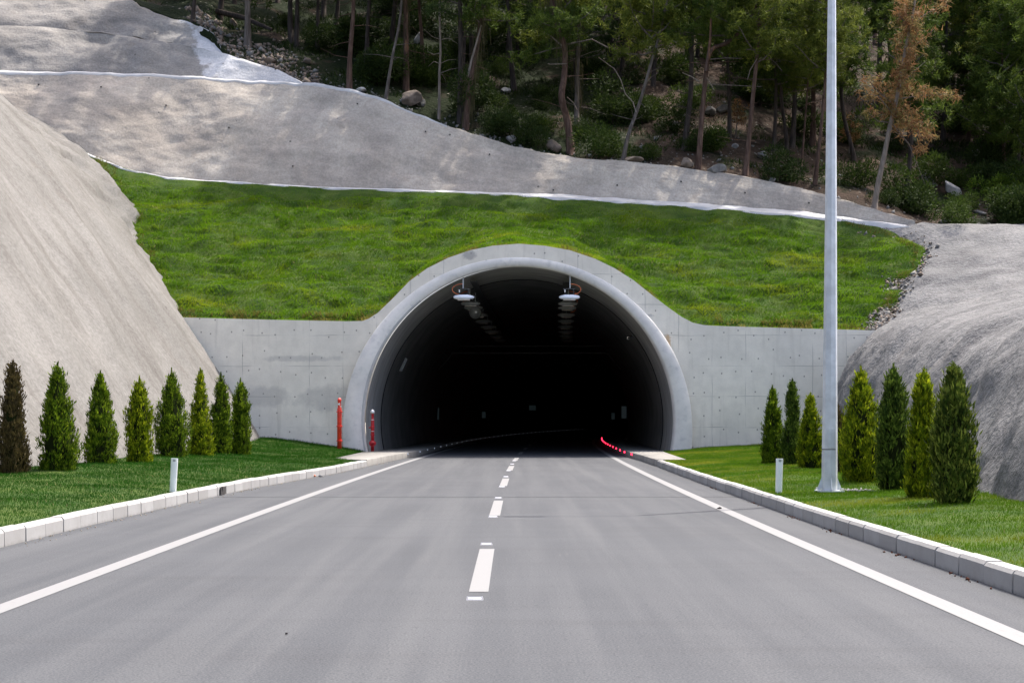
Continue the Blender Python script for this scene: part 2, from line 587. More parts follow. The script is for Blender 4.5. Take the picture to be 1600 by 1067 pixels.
# raised road studs at each end of the dashes
studs = [12.03, 17.3, 22.15, 27.45, 32.0, 37.55, 42.0, 48.2, 52.0]
stud_words = ['nearest the viewer, below the first white dash', 'just above the nearest white dash',
              'touching the near end of the second white dash', 'just above the second white dash',
              'touching the near end of the third white dash', 'just above the third white dash',
              'touching the near end of the fourth white dash', 'just above the fourth white dash',
              'at the near end of the dash in the tunnel mouth']
for D, w in zip(studs, stud_words):
    t = empty('road_stud', (float(cen(D)) - .02, D, 0))
    b = MB()
    x, y, z = .072, .05, .024
    b.add([(-x, -y, .0), (x, -y, .0), (x, y, .0), (-x, y, .0), (-x * .92, -y * .35, z), (x * .92, -y * .35, z), (x * .92, y * .35, z), (-x * .92, y * .35, z)],
          [(0, 1, 5, 4), (1, 2, 6, 5), (2, 3, 7, 6), (3, 0, 4, 7), (4, 5, 6, 7), (3, 2, 1, 0)])
    b.build('stud_body', M['stud_white'], t)
    r = MB()
    r.box((0, -y * .68, z * .52), (.11, .004, .022), Matrix.Rotation(math.radians(-34), 3, 'X'))
    r.build('reflector', M['steel_bright'], t)
    tag(t, 'white road stud ' + w, 'road stud', 'road studs along the centre line')


# ------------------------------------------------------------------ kerbs (each stone a part)
def kerb(side, d0, d1, label):
    root = tag(empty('kerb', (float(kl(d0) if side < 0 else kr(d0)), d0, 0)), label, 'kerb', 'kerbs beside the road')
    fx = kl if side < 0 else kr
    o = np.array(root.location)
    d = d0
    rr = random.Random(3 + side)
    prof = [(0, -.06), (0.004, .165), (.03, .2), (.17, .202), (.17, -.06)]
    while d < d1:
        e = min(d + .75 + rr.uniform(-.02, .02), d1)
        dz, dx = rr.uniform(-.006, .006), rr.uniform(-.006, .006)
        vs = []
        for q in (d + .013, e - .013):
            for px, pz in prof:
                vs.append((float(fx(q)) + side * (px + dx) - o[0], q - o[1], pz + dz))
        n = len(prof)
        fs = [(i, i + 1, n + i + 1, n + i) for i in range(n - 1)] + [tuple(range(n))[::-1], tuple(range(n, 2 * n))]
        m = MB()
        m.add(vs, fs)
        m.build('kerb_stone', M['kerb_concrete'], root)
        d = e
    return root


kL = kerb(-1, 11.0, 46.0, 'sunlit white concrete kerb on the left, with a small dark drain hole')
kR = kerb(1, 8.0, 46.0, 'grey shaded concrete kerb on the right, casting a thin shadow on the road')
# gully mouth in the left kerb: raised dark block painting the hole's shade
m = MB()
D = 28.7
xk = float(kl(D))
o = kL.location
m.box((xk + .012 - o.x, D - o.y, .085), (.02, .5, .15))
m.box((xk + .022 - o.x, D - .1 - o.y, .14), (.03, .12, .06))
m.build('drain_opening', M['rubber_dark'], kL)
# debris beside the kerbs
def rubble_mesh(name, pts, mat, seed, parent=None):
    r = np.random.default_rng(seed)
    base = np.array([(1, 0, 0), (-1, 0, 0), (0, 1, 0), (0, -1, 0), (0, 0, 1), (0, 0, -1)], float)
    tri = np.array([(0, 2, 4), (2, 1, 4), (1, 3, 4), (3, 0, 4), (2, 0, 5), (1, 2, 5), (3, 1, 5), (0, 3, 5)])
    V, Fc = [], []
    for i, (p, s) in enumerate(pts):
        q, _ = np.linalg.qr(r.normal(size=(3, 3)))
        b = base * r.uniform(.55, 1.25, (6, 1)) * s * r.uniform(.6, 1.3, (1, 3))
        V.append(b @ q + p)
        Fc.append(tri + 6 * i)
    return link(name, npmesh(name, np.concatenate(V), np.concatenate(Fc)), mat, parent)


tag(rubble_mesh('leaf_litter', [((float(kr(d)) - .03 - abs(RNG.normal(0, .05)), d, .006), RNG.uniform(.008, .022))
                                for d in np.concatenate([RNG.normal(c, .4, 11) for c in (13.5, 16, 19.5, 22.0, 25.5, 31.5)])],
                M['leaf_litter'], 4), kind='stuff')
tag(rubble_mesh('kerb_dust', [((float(kl(d)) + .04 + abs(RNG.normal(0, .1)), d, .004), RNG.uniform(.006, .02))
                              for d in RNG.uniform(17, 52, 260)], M['dry_earth'], 6), kind='stuff')
def small_lump(name, loc, sc, mat, label, cat, seed):
    o = rubble_mesh(name, [(np.zeros(3), .5), (np.array((.35, .1, -.1)), .35), (np.array((-.3, .2, -.15)), .3)], mat, seed)
    o.location = loc
    o.scale = sc
    return tag(o, label, cat)
small_lump('brick_fragment', (-5.17, 37.4, .05), (.14, .14, .12), M['brick_red'], 'reddish broken lump lying against the left kerb', 'rubble', 1)
small_lump('stone', (-4.95, 37.3, .04), (.12, .1, .09), M['rock_white'], 'pale stone lying beside the reddish lump at the left kerb', 'stone', 2)
small_lump('stone', (3.45, 24.0, .03), (.08, .08, .06), M['rubber_dark'], 'dark scrap lying on the right edge line', 'debris', 3)
small_lump('stone', (-1.57, 10.05, .012), (.018, .018, .018), M['rubber_dark'], 'small dark pebble on the left lane', 'stone', 5)

# ------------------------------------------------------------------ pavements at the tunnel mouth
def pavement(side, d0, outer):
    f = kl if side < 0 else kr
    Ds = np.concatenate([np.arange(d0, 70, 1.5), np.arange(70, 236, 3)])
    prof = lambda D: [(float(f(D)), -.06), (float(f(D)), .2), (float(f(D)) + side * .02, .22), (outer(D), .22), (outer(D), -.06)]
    G = np.zeros((len(Ds), 5, 3))
    for i, D in enumerate(Ds):
        for j, (x, z) in enumerate(prof(D)):
            G[i, j] = (x, D, z)
    o = grid_mesh('pavement', G, M['pavement_concrete'], smooth=False)
    e = MB()
    e.add([tuple(q) for q in G[0]], [(0, 1, 2, 3, 4)])
    tag(o, kind='structure')
    e.build('pavement_end', M['pavement_concrete'], o)
pavement(-1, 46.0, lambda D: float(cen(D)) - 5.75 if D > 57 else -5.85 + .0 * D)
pavement(1, 46.0, lambda D: float(cen(D)) + 5.85 if D > 57 else 5.55 + .04 * (D - 46))

# kerb reflectors glowing in the tunnel
for k in range(14):
    D = 55.5 + 3.7 * k
    m = MB()
    m.box((0, 0, 0), (.045, .04, .07))
    m.tube([(0, -.02, 0), (0, -.035, 0)], .026, 10)
    o = m.build('kerb_light', M['red_glow'])
    o.location = (float(kr(D)) - .03, D, .16)
    tag(o, 'red glowing kerb light, %s in the line entering the tunnel' %
        ['nearest', 'second nearest', 'third', 'fourth', 'fifth', 'sixth', 'seventh', 'eighth', 'ninth', 'tenth', 'eleventh',
         'twelfth', 'last but one', 'farthest'][k], 'kerb light', 'red kerb lights on the right of the tunnel')
for k in range(38):
    D = 56 + 3.7 * k
    m = MB()
    m.box((0, 0, 0), (.035, .04, .06))
    m.tube([(0, -.02, 0), (0, -.03, 0)], .02, 10)
    o = m.build('kerb_light', M['white_glow'])
    o.location = (float(kl(D)) + .026, D, .16)
    nm = ['nearest', 'second nearest', 'third nearest', 'fourth nearest', 'fifth nearest', 'sixth nearest']
    tag(o, ('pale kerb reflector, %s of the dotted line on the tunnel left' % nm[k]) if k < 6 else
        'pale kerb reflector deep in the dotted line on the tunnel left', 'kerb light', 'pale kerb reflectors on the left of the tunnel')

# ------------------------------------------------------------------ tunnel
TUN = tag(empty('tunnel', (.28, 57.5, 0)), 'dark round concrete road tunnel with pale headwall and collar', 'tunnel')
TO = np.array(TUN.location)
WD = 58.5
top_px = [(-60, 470), (287, 496), (420, 499.5), (540, 502), (566, 501.5), (576, 498), (590, 489), (612, 468), (640, 439), (668, 419), (700, 403),
          (735, 391), (770, 384), (810, 381), (850, 384), (890, 391), (930, 404.5), (960, 419), (990, 438), (1020, 462), (1045, 481),
          (1065, 495), (1082, 504), (1100, 508), (1130, 509.5), (1230, 512.5), (1360, 516), (1500, 520)]
tops = [at(x, y, WD) for x, y in top_px]
wall_top = lambda X: np.interp(X, [p[0] for p in tops], [p[2] for p in tops])
ICX, ICZ, IR = .28, 1.43, 6.25
hw = []
Xs = np.unique(np.concatenate([np.linspace(tops[0][0], tops[-1][0], 60), [p[0] for p in tops], np.linspace(-6.4, 7, 80)]))
# arch opening inside the wall, a little larger than the lining so that no faces coincide
def arch_z(X, cx, cz, R):
    q = R * R - (X - cx) ** 2
    return np.where(q > 0, cz + np.sqrt(np.clip(q, 0, None)), -1)
mb = MB()
for X0, X1 in zip(Xs[:-1], Xs[1:]):
    z0t, z1t = float(wall_top(X0)), float(wall_top(X1))
    b0 = max(float(arch_z(X0, ICX, ICZ, 6.45)), -.3)
    b1 = max(float(arch_z(X1, ICX, ICZ, 6.45)), -.3)
    vs = [(X0, WD, b0), (X1, WD, b1), (X1, WD, z1t), (X0, WD, z0t), (X0, WD + .45, b0), (X1, WD + .45, b1), (X1, WD + .45, z1t), (X0, WD + .45, z0t)]
    mb.add([tuple(np.array(v) - TO) for v in vs], [(0, 1, 2, 3), (3, 2, 6, 7), (5, 4, 7, 6)])
mb.build('headwall', M['wall_concrete'], TUN)
# collar: inner circle and a lower outer circle, standing 1 m proud of the wall
ang = np.linspace(math.radians(-14), math.radians(194), 120)
icx, icz = ICX, ICZ
ocx, ocz, OR = .22, 1.02, 7.03
prof = []
for a in ang:
    ca, sa = math.cos(a), math.sin(a)
    I = lambda R: (icx + R * ca, icz + R * sa)
    # outer circle hit along the same direction from the inner centre
    dx, dz = icx - ocx, icz - ocz
    bq = dx * ca + dz * sa
    r = -bq + math.sqrt(bq * bq - (dx * dx + dz * dz - OR * OR))
    O = I(r)
    fd = WD - .035 - .49 * min(max((7.4 - O[1]) / 3.2, 0), 1) ** 1.3          # proud at the feet, flush at the crown
    prof.append([(*I(IR), 58.62), (*I(IR + .005), fd + .1), (*I(IR + .075), fd), (*I(r - .02), fd), (*O, fd + .02), (*O, WD + .1)])
G = np.array([[(x, D, z) for x, z, D in row] for row in prof]) - TO
grid_mesh('collar', G, M['collar_concrete'], TUN, smooth=False)
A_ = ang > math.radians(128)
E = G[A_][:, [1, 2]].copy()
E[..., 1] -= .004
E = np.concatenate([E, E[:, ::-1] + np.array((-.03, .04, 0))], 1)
grid_mesh('lit_arris', E, M['berm_concrete'], TUN, smooth=False)  # added pale strip: light on the left rim put into the colour
# lining
def tube_rows(D0, D1, step, R=IR):
    Ds = np.arange(D0, D1 + .01, step)
    G = np.zeros((len(Ds), len(ang), 3))
    for i, D in enumerate(Ds):
        cx = float(cen(D)) + (ICX - float(cen(57.5)))
        G[i, :, 0] = cx + R * np.cos(ang)
        G[i, :, 1] = D
        G[i, :, 2] = ICZ + R * np.sin(ang)
    return G - TO
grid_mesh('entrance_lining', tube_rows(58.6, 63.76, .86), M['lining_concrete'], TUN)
J = np.concatenate([tube_rows(63.7, 63.71, 1), tube_rows(63.75, 63.76, 1, IR + .09), tube_rows(63.95, 63.96, 1, IR + .09), tube_rows(64.0, 64.01, 1, IR - .02)])
grid_mesh('lining_joint', J, M['joint_dark'], TUN, smooth=False)
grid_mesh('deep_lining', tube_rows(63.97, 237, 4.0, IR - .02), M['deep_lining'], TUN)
e = MB()
cx = float(cen(235.5)) + .05
e.add([(cx + 8 * math.cos(a) - TO[0], 235.5 - TO[1], ICZ + 8 * math.sin(a)) for a in np.linspace(0, 2 * PI, 40)[:-1]], [tuple(range(39))])
e.build('dark_end_cap', M['joint_dark'], TUN)  # unseen dark disc, added to close the tube and keep it dark

# luminaires
ordn = ['first', 'second', 'third', 'fourth', 'fifth', 'sixth', 'seventh', 'eighth', 'ninth']
def luminaire(X, D, Z, side, k):
    root = empty('tunnel_lamp', (X, D, Z))
    b = MB()
    pr = [(-.42, .02, .03), (-.36, .075, .07), (-.15, .12, .1), (.15, .13, .1), (.33, .085, .07), (.42, .02, .03)]
    n = 14
    vs, fs = [], []
    for x, ry, rz in pr:
        for j in range(n):
            a = 2 * PI * j / n
            vs.append((-x * side, math.copysign(abs(math.cos(a)) ** .6, math.cos(a)) * ry * 1.6, math.copysign(abs(math.sin(a)) ** .7, math.sin(a)) * rz))
    for i in range(len(pr) - 1):
        for j in range(n):
            j2 = (j + 1) % n
            fs.append((i * n + j, i * n + j2, (i + 1) * n + j2, (i + 1) * n + j))
    fs += [tuple(range(n)), tuple((len(pr) - 1) * n + j for j in range(n))]
    b.add(vs, fs)
    b.build('lamp_housing', M['lamp_white' if k == 0 else 'lamp_grey'], root, smooth=True)  # first lamp white, rest grey: daylight at the mouth put into the colour
    g = MB()
    g.box((0, 0, -.115), (.5, .3, .05))
    g.build('lens', M['lens_glass'], root, bevel=.012)
    br = MB()
    br.box((.0, .0, .34), (.52, .05, .03))
    br.tube([(-.18, 0, .34), (-.18, 0, .08)], .018, 6)
    br.tube([(.18, 0, .34), (.18, 0, .08)], .018, 6)
    br.build('bracket', M['dark_metal'], root)
    st = MB()
    cx = float(cen(D)) + .06
    ceil = ICZ + math.sqrt(IR ** 2 - (X - cx) ** 2) - Z
    st.tube([(0.03 * side, 0, .34), (0.03 * side, 0, ceil + .02)], .022, 6)
    st.build('strut', M['galvanised'], root)
    st = MB()
    st.tube([(-.18, -.04, .2), (-.18, -.04, .3)], .03, 8)
    st.build('clamp', M['steel_bright'], root)
    if k < 4:
        c = MB()
        pts = [(side * (.05 + .42 * math.sin(q) ** 1.0 * 1.0), 0.02, .1 + .22 - .22 * math.cos(q) + .0) for q in np.linspace(PI * .12, PI * 1.0, 14)]
        c.tube([(p[0] * 1.0, p[1], p[2]) for p in pts], .016, 6)
        c.build('cable', M['cable_orange'], root)
    nm = 'left' if side < 0 else 'right'
    if k == 0:
        lab = 'white floodlight with orange cable, first of the %s row under the tunnel roof' % nm
    else:
        lab = 'tunnel lamp greyed for shade, %s of the %s row under the tunnel roof' % (ordn[k], nm)
    tag(root, lab, 'lamp', 'lamps of the %s tunnel row' % nm)
    return root
for k in range(9):
    D = 58.7 + [0, 5.0, 7.4, 12, 16.5, 21, 25.5, 30, 34.5][k]
    luminaire(-1.92 + float(cen(D) - cen(60.3)), D, 6.46 if k == 0 else 6.6, -1, k)
    luminaire(2.37 + float(cen(D) - cen(60.3)), D, 6.46 if k == 0 else 6.6, 1, k)
# disc of the jet-fan style lamp seen face-on in the left row
D = 65.8
t = tag(empty('round_floodlight', (-1.67, D, 6.35)), 'round grey floodlight disc hanging in the left lamp row', 'lamp')
m = MB()
m.tube([(0, .0, 0), (0, .05, 0), (0, .16, 0)], [.27, .28, .2], 24)
m.build('lamp_housing', M['lamp_grey'], t, True)
m = MB()
m.tube([(.03, -.03, .03), (.03, .0, .03)], .05, 12)
m.build('lens', M['steel_bright'], t)
m = MB()
m.tube([(0, .08, .26), (0, .08, 1.0)], .02, 6)
m.build('strut', M['galvanised'], t)
# cable trays over the two rows
for X, nm in ((-1.55, 'left'), (2.25, 'right')):
    m = MB()
    dd = np.linspace(59.2, 112, 16)
    P = [(X + float(cen(q) - cen(60.3)), q, 7.12) for q in dd]
    for a, b in zip(P[:-1], P[1:]):
        for dx, w, h in ((0, .24, .012), (-.125, .012, .08), (.125, .012, .08)):
            m.add([(a[0] + dx - w / 2, a[1], a[2]), (a[0] + dx + w / 2, a[1], a[2]), (b[0] + dx + w / 2, b[1], b[2]), (b[0] + dx - w / 2, b[1], b[2]),
                   (a[0] + dx - w / 2, a[1], a[2] + h), (a[0] + dx + w / 2, a[1], a[2] + h), (b[0] + dx + w / 2, b[1], b[2] + h), (b[0] + dx - w / 2, b[1], b[2] + h)],
                  [(0, 3, 2, 1), (4, 5, 6, 7), (0, 1, 5, 4), (2, 3, 7, 6), (1, 2, 6, 5), (3, 0, 4, 7)])
    o = m.build('cable_tray', M['dark_metal'])
    tag(o, 'dark metal cable tray above the %s lamp row in the tunnel' % nm, 'cable tray', 'cable trays in the tunnel')
# small fittings on the tunnel wall
def on_wall(a, D, inset):
    cx = float(cen(D)) + .06
    return (cx + (IR - inset) * math.cos(a), D, ICZ + (IR - inset) * math.sin(a))
a = math.radians(155)
p = on_wall(a, 67, .1)
t = tag(empty('junction_box', p), 'pale flat box fixed high on the left tunnel wall', 'box')
R = Matrix.Rotation(-(a - PI), 3, 'Y')
m = MB(); m.box((0, 0, 0), (.1, .35, .66), R); m.build('box_body', M['lamp_grey'], t, bevel=.01)
m = MB(); m.box(tuple(R @ Vector((.056, 0, 0))), (.012, .31, .6), R); m.build('box_cover', M['lamp_white'], t, bevel=.005)
a = math.radians(38)
p = on_wall(a, 65, .2)
t = tag(empty('camera', p), 'small grey camera on the right tunnel wall', 'camera')
m = MB(); m.box((0, 0, 0), (.13, .3, .13)); m.build('camera_body', M['steel_bright'], t, bevel=.02)
m = MB(); m.tube([(0, .05, 0), (.2 * math.cos(a), .05, .2 * math.sin(a))], .025, 8); m.build('bracket', M['dark_metal'], t)
m = MB(); m.tube([(0, -.15, 0), (0, -.18, 0)], .045, 12); m.build('lens', M['rubber_dark'], t)
for i, (px, py, D, w, h) in enumerate(((682, 646, 92, .3, .75), (975, 644, 90, .3, .75), (756, 648, 120, .3, .5), (832, 637, 150, .7, .5), (958, 650, 112, .25, .5))):
    q = at(px, py, D)
    t = tag(empty('wall_sign', q), ['dim tall emergency niche sign on the left tunnel wall', 'dim tall emergency niche sign on the right tunnel wall',
            'faint small sign deep on the left tunnel wall', 'faint square sign in the middle of the far darkness',
            'faint small sign deep on the right tunnel wall'][i], 'sign', 'dim signs inside the tunnel')
    m = MB(); m.box((0, 0, 0), (w, .03, h)); m.build('sign_panel', M['sign_dim'], t)
    m = MB(); m.box((0, .04, 0), (w + .06, .04, h + .06)); m.build('sign_frame', M['dark_metal'], t)
# sign gantry across the tunnel
D = 84
t = tag(empty('gantry', (float(cen(D)), D, 0)), 'thin dark gantry beam spanning the tunnel behind the lamps', 'gantry')
m = MB(); m.box((0, 0, 5.35), (9.2, .12, .09)); m.box((0, 0, 5.75), (8.4, .12, .07)); m.build('beam', M['dark_metal'], t)
for s in (-1, 1):
    m = MB(); m.tube([(s * 4.5, 0, 5.35), (s * 5.25, 0, 4.4)], .04, 6); m.build('brace', M['dark_metal'], t)


# ------------------------------------------------------------------ hydrants
def standpipe(loc, h, r, rings, mat, label, valve):
    t = tag(empty('standpipe', loc), label, 'standpipe', 'red hydrant standpipes at the tunnel mouth')
    m = MB()
    m.lathe([(r, 0), (r, h * .78), (r * .95, h * .8), (r * .72, h * .83), (r * .72, h * .93), (r * .85, h * .935), (r * .85, h * .97), (r * .4, h)], 18)
    m.build('pipe', M[mat], t, True)
    m = MB()
    for q in rings:
        m.lathe([(r * 1.05, q * h - .02), (r * 1.38, q * h - .018), (r * 1.38, q * h + .018), (r * 1.05, q * h + .02)], 18)
    m.build('flange', M[mat], t)
    if valve:
        m = MB()
        m.lathe([(r * 1.3, .14 * h), (r * 2.0, .17 * h), (r * 2.1, .22 * h), (r * 1.3, .27 * h)], 18)
        m.build('valve_body', M[mat], t, True)
        m = MB()
        m.tube([(.11 * math.cos(q), -r * 2.6, .205 * h + .11 * math.sin(q)) for q in np.linspace(0, 2 * PI, 17)], .016, 6)
        for q in range(4):
            m.tube([(0, -r * 2.6, .205 * h), (.11 * math.cos(q * PI / 2 + .4), -r * 2.6, .205 * h + .11 * math.sin(q * PI / 2 + .4))], .011, 5)
        m.tube([(0, -r * 2.7, .205 * h), (0, 0, .205 * h)], .02, 6)
        m.build('hand_wheel', M[mat], t)
        m = MB()
        m.lathe([(r * .9, h * .955), (r * 1.3, h * .96), (r * 1.35, h * 1.0), (r * .9, h * 1.05), (r * .3, h * 1.06)], 16)
        m.build('cap', M['steel_bright'], t, True)
        m = MB()
        m.tube([(-r, 0, .6 * h), (-r * 2.3, 0, .6 * h)], r * .35, 8)
        m.build('outlet', M[mat], t)
        m = MB()
        for q in (.79, .5):
            m.lathe([(r * 1.02, q * h), (r * 1.12, q * h + .005), (r * 1.12, q * h + .02), (r * 1.02, q * h + .025)], 16)
        m.build('band', M['steel_bright'], t)
    else:
        m = MB()
        m.tube([(0, -r * .8, .885 * h), (0, -r * 1.25, .885 * h)], r * .5, 12)
        m.tube([(r * .5, -r * .8, .84 * h), (r * .9, -r * 1.0, .84 * h)], r * .2, 8)
        m.build('outlet_cap', M['steel_bright'], t)
    return t
standpipe((-6.72, 56.2, .25), 2.08, .088, (.2, .47, .74), 'pipe_red', 'tall plain bright red standpipe on the grass left of the collar', False)
standpipe((-5.58, 57.75, .22), 1.58, .066, (.42, .62), 'valve_red', 'shorter dark red standpipe with valve wheel inside the tunnel mouth', True)

# ------------------------------------------------------------------ lamp post
t = tag(empty('lamp_post', (5.63, 25.6, .22)), 'tall tapered galvanised eight-sided lamp post on the right lawn', 'lamp post')
m = MB()
m.tube([(0, 0, .02), (0.01, 0, 1.3), (.05, 0, 10.2)], [.142, .132, .06], 8, twist=.69)
m.build('pole', M['galvanised'], t)
m = MB()
m.box((0, 0, .012), (.44, .44, .024))
m.build('base_plate', M['galvanised'], t)
for q in range(4):
    a = q * PI / 2 + PI / 4 * 0 + .0
    m = MB()
    ca, sa = math.cos(a), math.sin(a)
    w = .008
    P = [(.125, .026), (.215, .026), (.215, .05), (.13, .27)]
    vs = [(r * ca - s * w * sa, r * sa + s * w * ca, z) for s in (-1, 1) for r, z in P]
    m.add(vs, [(0, 1, 2, 3), (7, 6, 5, 4), (0, 4, 5, 1), (1, 5, 6, 2), (2, 6, 7, 3)])
    m.build('gusset', M['galvanised'], t)
for sx in (-1, 1):
    for sy in (-1, 1):
        m = MB(); m.tube([(sx * .185, sy * .185, .024), (sx * .185, sy * .185, .07)], .016, 6); m.build('bolt', M['steel_bright'], t)
m = MB()
m.box((0.0, -.1345, .95), (.1, .008, .34))
m.build('hand_hole_cover', M['galvanised'], t, bevel=.003)
m = MB()
m.tube([(0, 0, .742), (0, 0, .756)], .1385, 8, twist=.69)
m.build('seam_band', M['dark_metal'], t)
# lamp arm above the frame
m = MB()
m.tube([(.05, 0, 10.1), (-.3, 0, 10.6), (-1.2, 0, 10.85)], [.05, .045, .04], 8)
m.build('arm', M['galvanised'], t)
m = MB(); m.box((-1.45, 0, 10.87), (.65, .26, .12)); m.build('lamp_head', M['lamp_grey'], t, bevel=.04)
m = MB()
tag(rubble_mesh('loose_gravel', [(np.array((5.63 + RNG.uniform(.2, .75), 25.55 + RNG.normal(0, .13), .25)), RNG.uniform(.01, .03)) for _ in range(70)], M['rock_white'], 9), kind='stuff')

# ------------------------------------------------------------------ marker posts
def marker(loc, lean, label):
    t = tag(empty('marker_post', loc), label, 'marker post', 'white marker posts behind the kerbs')
    t.rotation_euler = (0, lean, 0)
    m = MB()
    w, d, h = .057, .03, .6
    vs = []
    for z, k in ((-.1, 1.0), (h, 1.08)):
        for j in range(10):
            a = PI * j / 9
            vs.append((-w * k * math.cos(a), -d * k * math.sin(a) * 1.0, z))
        vs += [(w * k, d * .6, z), (-w * k, d * .6, z)]
    n = 12
    fs = [(j, (j + 1) % n, n + (j + 1) % n, n + j) for j in range(n)] + [tuple(range(n))[::-1], tuple(range(n, 2 * n))]
    m.add(vs, fs)
    m.build('post_body', M['post_white'], t)
    m = MB()
    m.box((0.004, -d - .001, h - .035), (.05, .006, .045))
    m.build('grip_slot', M['post_grey'], t)
marker((-6.1, 25.95, .2), math.radians(3.0), 'white plastic marker post leaning behind the left kerb')
marker((4.76, 25.75, .2), math.radians(1.4), 'white plastic marker post behind the right kerb, near the lamp post')


# ------------------------------------------------------------------ shaped slopes from cross-sections
def loft(stations, nu, nv):
    """stations: (D, [(X, z), ...]) -> grid (nu, nv, 3) by smooth interpolation"""
    Ds = np.array([s[0] for s in stations], float)
    prof = []
    for D, pts in stations:
        p = np.array(pts, float)
        for _ in range(2):                       # round the corners
            q = [p[0]]
            for a, b in zip(p[:-1], p[1:]):
                q += [a * .75 + b * .25, a * .25 + b * .75]
            q.append(p[-1])
            p = np.array(q)
        s = np.concatenate([[0], np.cumsum(np.linalg.norm(np.diff(p, axis=0), axis=1))])
        u = np.linspace(0, s[-1], nv)
        prof.append(np.stack([np.interp(u, s, p[:, 0]), np.interp(u, s, p[:, 1])], 1))
    prof = np.array(prof)
    out = np.linspace(Ds[0], Ds[-1], nu)
    # monotone-ish cubic through the stations
    G = np.zeros((nu, nv, 3))
    m = np.gradient(prof, Ds, axis=0)
    for i, D in enumerate(out):
        k = min(max(np.searchsorted(Ds, D) - 1, 0), len(Ds) - 2)
        h = Ds[k + 1] - Ds[k]
        t = (D - Ds[k]) / h
        a, b, c, d = 2 * t ** 3 - 3 * t ** 2 + 1, t ** 3 - 2 * t ** 2 + t, -2 * t ** 3 + 3 * t ** 2, t ** 3 - t ** 2
        q = a * prof[k] + b * h * m[k] + c * prof[k + 1] + d * h * m[k + 1]
        G[i, :, 0] = q[:, 0]
        G[i, :, 1] = D
        G[i, :, 2] = q[:, 1]
    return G


def normals(G):
    du = np.gradient(G, axis=0)
    dv = np.gradient(G, axis=1)
    n = np.cross(du, dv)
    n /= np.linalg.norm(n, axis=-1, keepdims=True) + 1e-9
    return np.where(n[..., 2:3] < 0, -n, n)


LEFT = [(-60, [(-10.6, -.4), (-14.7, 5.2), (-18.7, 10.5), (-26, 19), (-36, 24)]),
        (5, [(-10.5, -.4), (-14.6, 5.2), (-18.6, 10.5), (-26, 19), (-36, 24)]),
        (31, [(-10.4, -.4), (-14.4, 5.4), (-18.4, 10.8), (-25.6, 19), (-35, 24)]),
        (45, [(-9.9, -.4), (-13.6, 5.6), (-17.5, 11), (-24.5, 18.5), (-34, 24)]),
        (58.5, [(-9.4, -.4), (-10.1, .6), (-13.3, 5.6), (-16.6, 10), (-22, 16), (-32, 21.5)]),
        (62.1, [(-10, -.3), (-15.1, 7.75), (-18, 11.2), (-23, 16), (-32, 21)]),
        (66.2, [(-10.4, -.2), (-17.3, 10.5), (-20, 13.2), (-24, 16.3), (-32, 20)]),
        (68, [(-10.4, -.2), (-17.5, 11.7), (-20.7, 14.2), (-24.7, 16.9), (-32, 20)]),
        (70.2, [(-11, 0), (-19.0, 13.25), (-21.7, 15.1), (-26, 17.6), (-32, 19.6)]),
        (72, [(-12, 2), (-20.2, 14.2), (-23, 16.1), (-27, 18.2), (-33, 19.6)]),
        (75, [(-14, 4), (-23.0, 16.2), (-26, 18), (-30, 19), (-36, 19.8)]),
        (77, [(-16, 4), (-26.6, 18.6), (-30, 19.2), (-34, 19.5), (-40, 19.9)])]
G = loft(LEFT, 380, 170)
n = normals(G)
# gullies run down the slope
p = np.stack([G[..., 1] * .55 - G[..., 2] * .28, G[..., 2] * .07, G[..., 0] * .05], -1)
damp = np.clip((G[..., 2] - .2) / 1.5, .25, 1)
G = G + n * (fbm(p, 3, 4, .55) * .14 * damp + fbm(G * .9, 9, 4) * .05 + fbm(G * 3.2, 10, 3) * .018)[..., None]
edge = np.clip(1 - np.abs(G[..., 1] - 66) / 8, 0, 1)
G = G + n * (fbm(G * 1.3, 21, 3) * .22 * edge)[..., None]
tag(grid_mesh('left_slope', G, M['shotcrete_pale']), kind='structure')

RIGHT = [(-60, [(5.2, -.5), (5.8, .2), (7.2, 2.0), (14, 3.9), (30, 8)]),
         (5, [(5.3, -.5), (5.9, .2), (7.2, 2.0), (13, 3.7), (30, 8)]),
         (13, [(5.9, -.5), (6.45, .25), (7.6, 2.1), (9.3, 2.9), (16, 4.4), (32, 8.4)]),
         (19, [(6.7, -.5), (7.15, .3), (8.2, 2.2), (9.9, 3.1), (16, 4.7), (32, 8.8)]),
         (30, [(8.1, -.5), (8.6, .3), (9.8, 2.7), (11.4, 3.8), (14.5, 4.5), (22, 6.5), (34, 9.3)]),
         (45, [(10.2, -.5), (10.7, .4), (12.0, 3.3), (13.4, 4.6), (16, 5.3), (24, 7.3), (36, 9.8)]),
         (58.5, [(12.1, -.5), (12.6, .5), (13.6, 3.2), (14.5, 5.1), (16.5, 6.1), (25, 8.2), (36, 10.1)]),
         (60.3, [(12.6, -.5), (14, 2.5), (15.6, 6.2), (17.6, 7), (26, 8.8), (36, 10.3)]),
         (63.1, [(13.5, -.5), (15.5, 4), (17.3, 8.05), (19, 8.7), (27, 9.6), (37, 10.4)]),
         (64.9, [(14.3, 0), (16.3, 5), (17.85, 9.15), (20, 9.7), (27, 10.1), (37, 10.45)]),
         (66.2, [(12.5, 2), (14.6, 7), (16.3, 10.05), (20, 10.3), (27, 10.4), (37, 10.5)]),
         (67.2, [(9.5, 4), (11.5, 8), (13.2, 10.6), (20, 10.6), (27, 10.55), (37, 10.5)]),
         (68.2, [(9.5, 4), (11.5, 8), (13.2, 10.72), (20, 10.68), (27, 10.6), (37, 10.5)])]
G = loft(RIGHT, 380, 180)
n = normals(G)
p = np.stack([G[..., 1] * .33 + G[..., 0] * .2, G[..., 2] * .3, G[..., 0] * .07], -1)
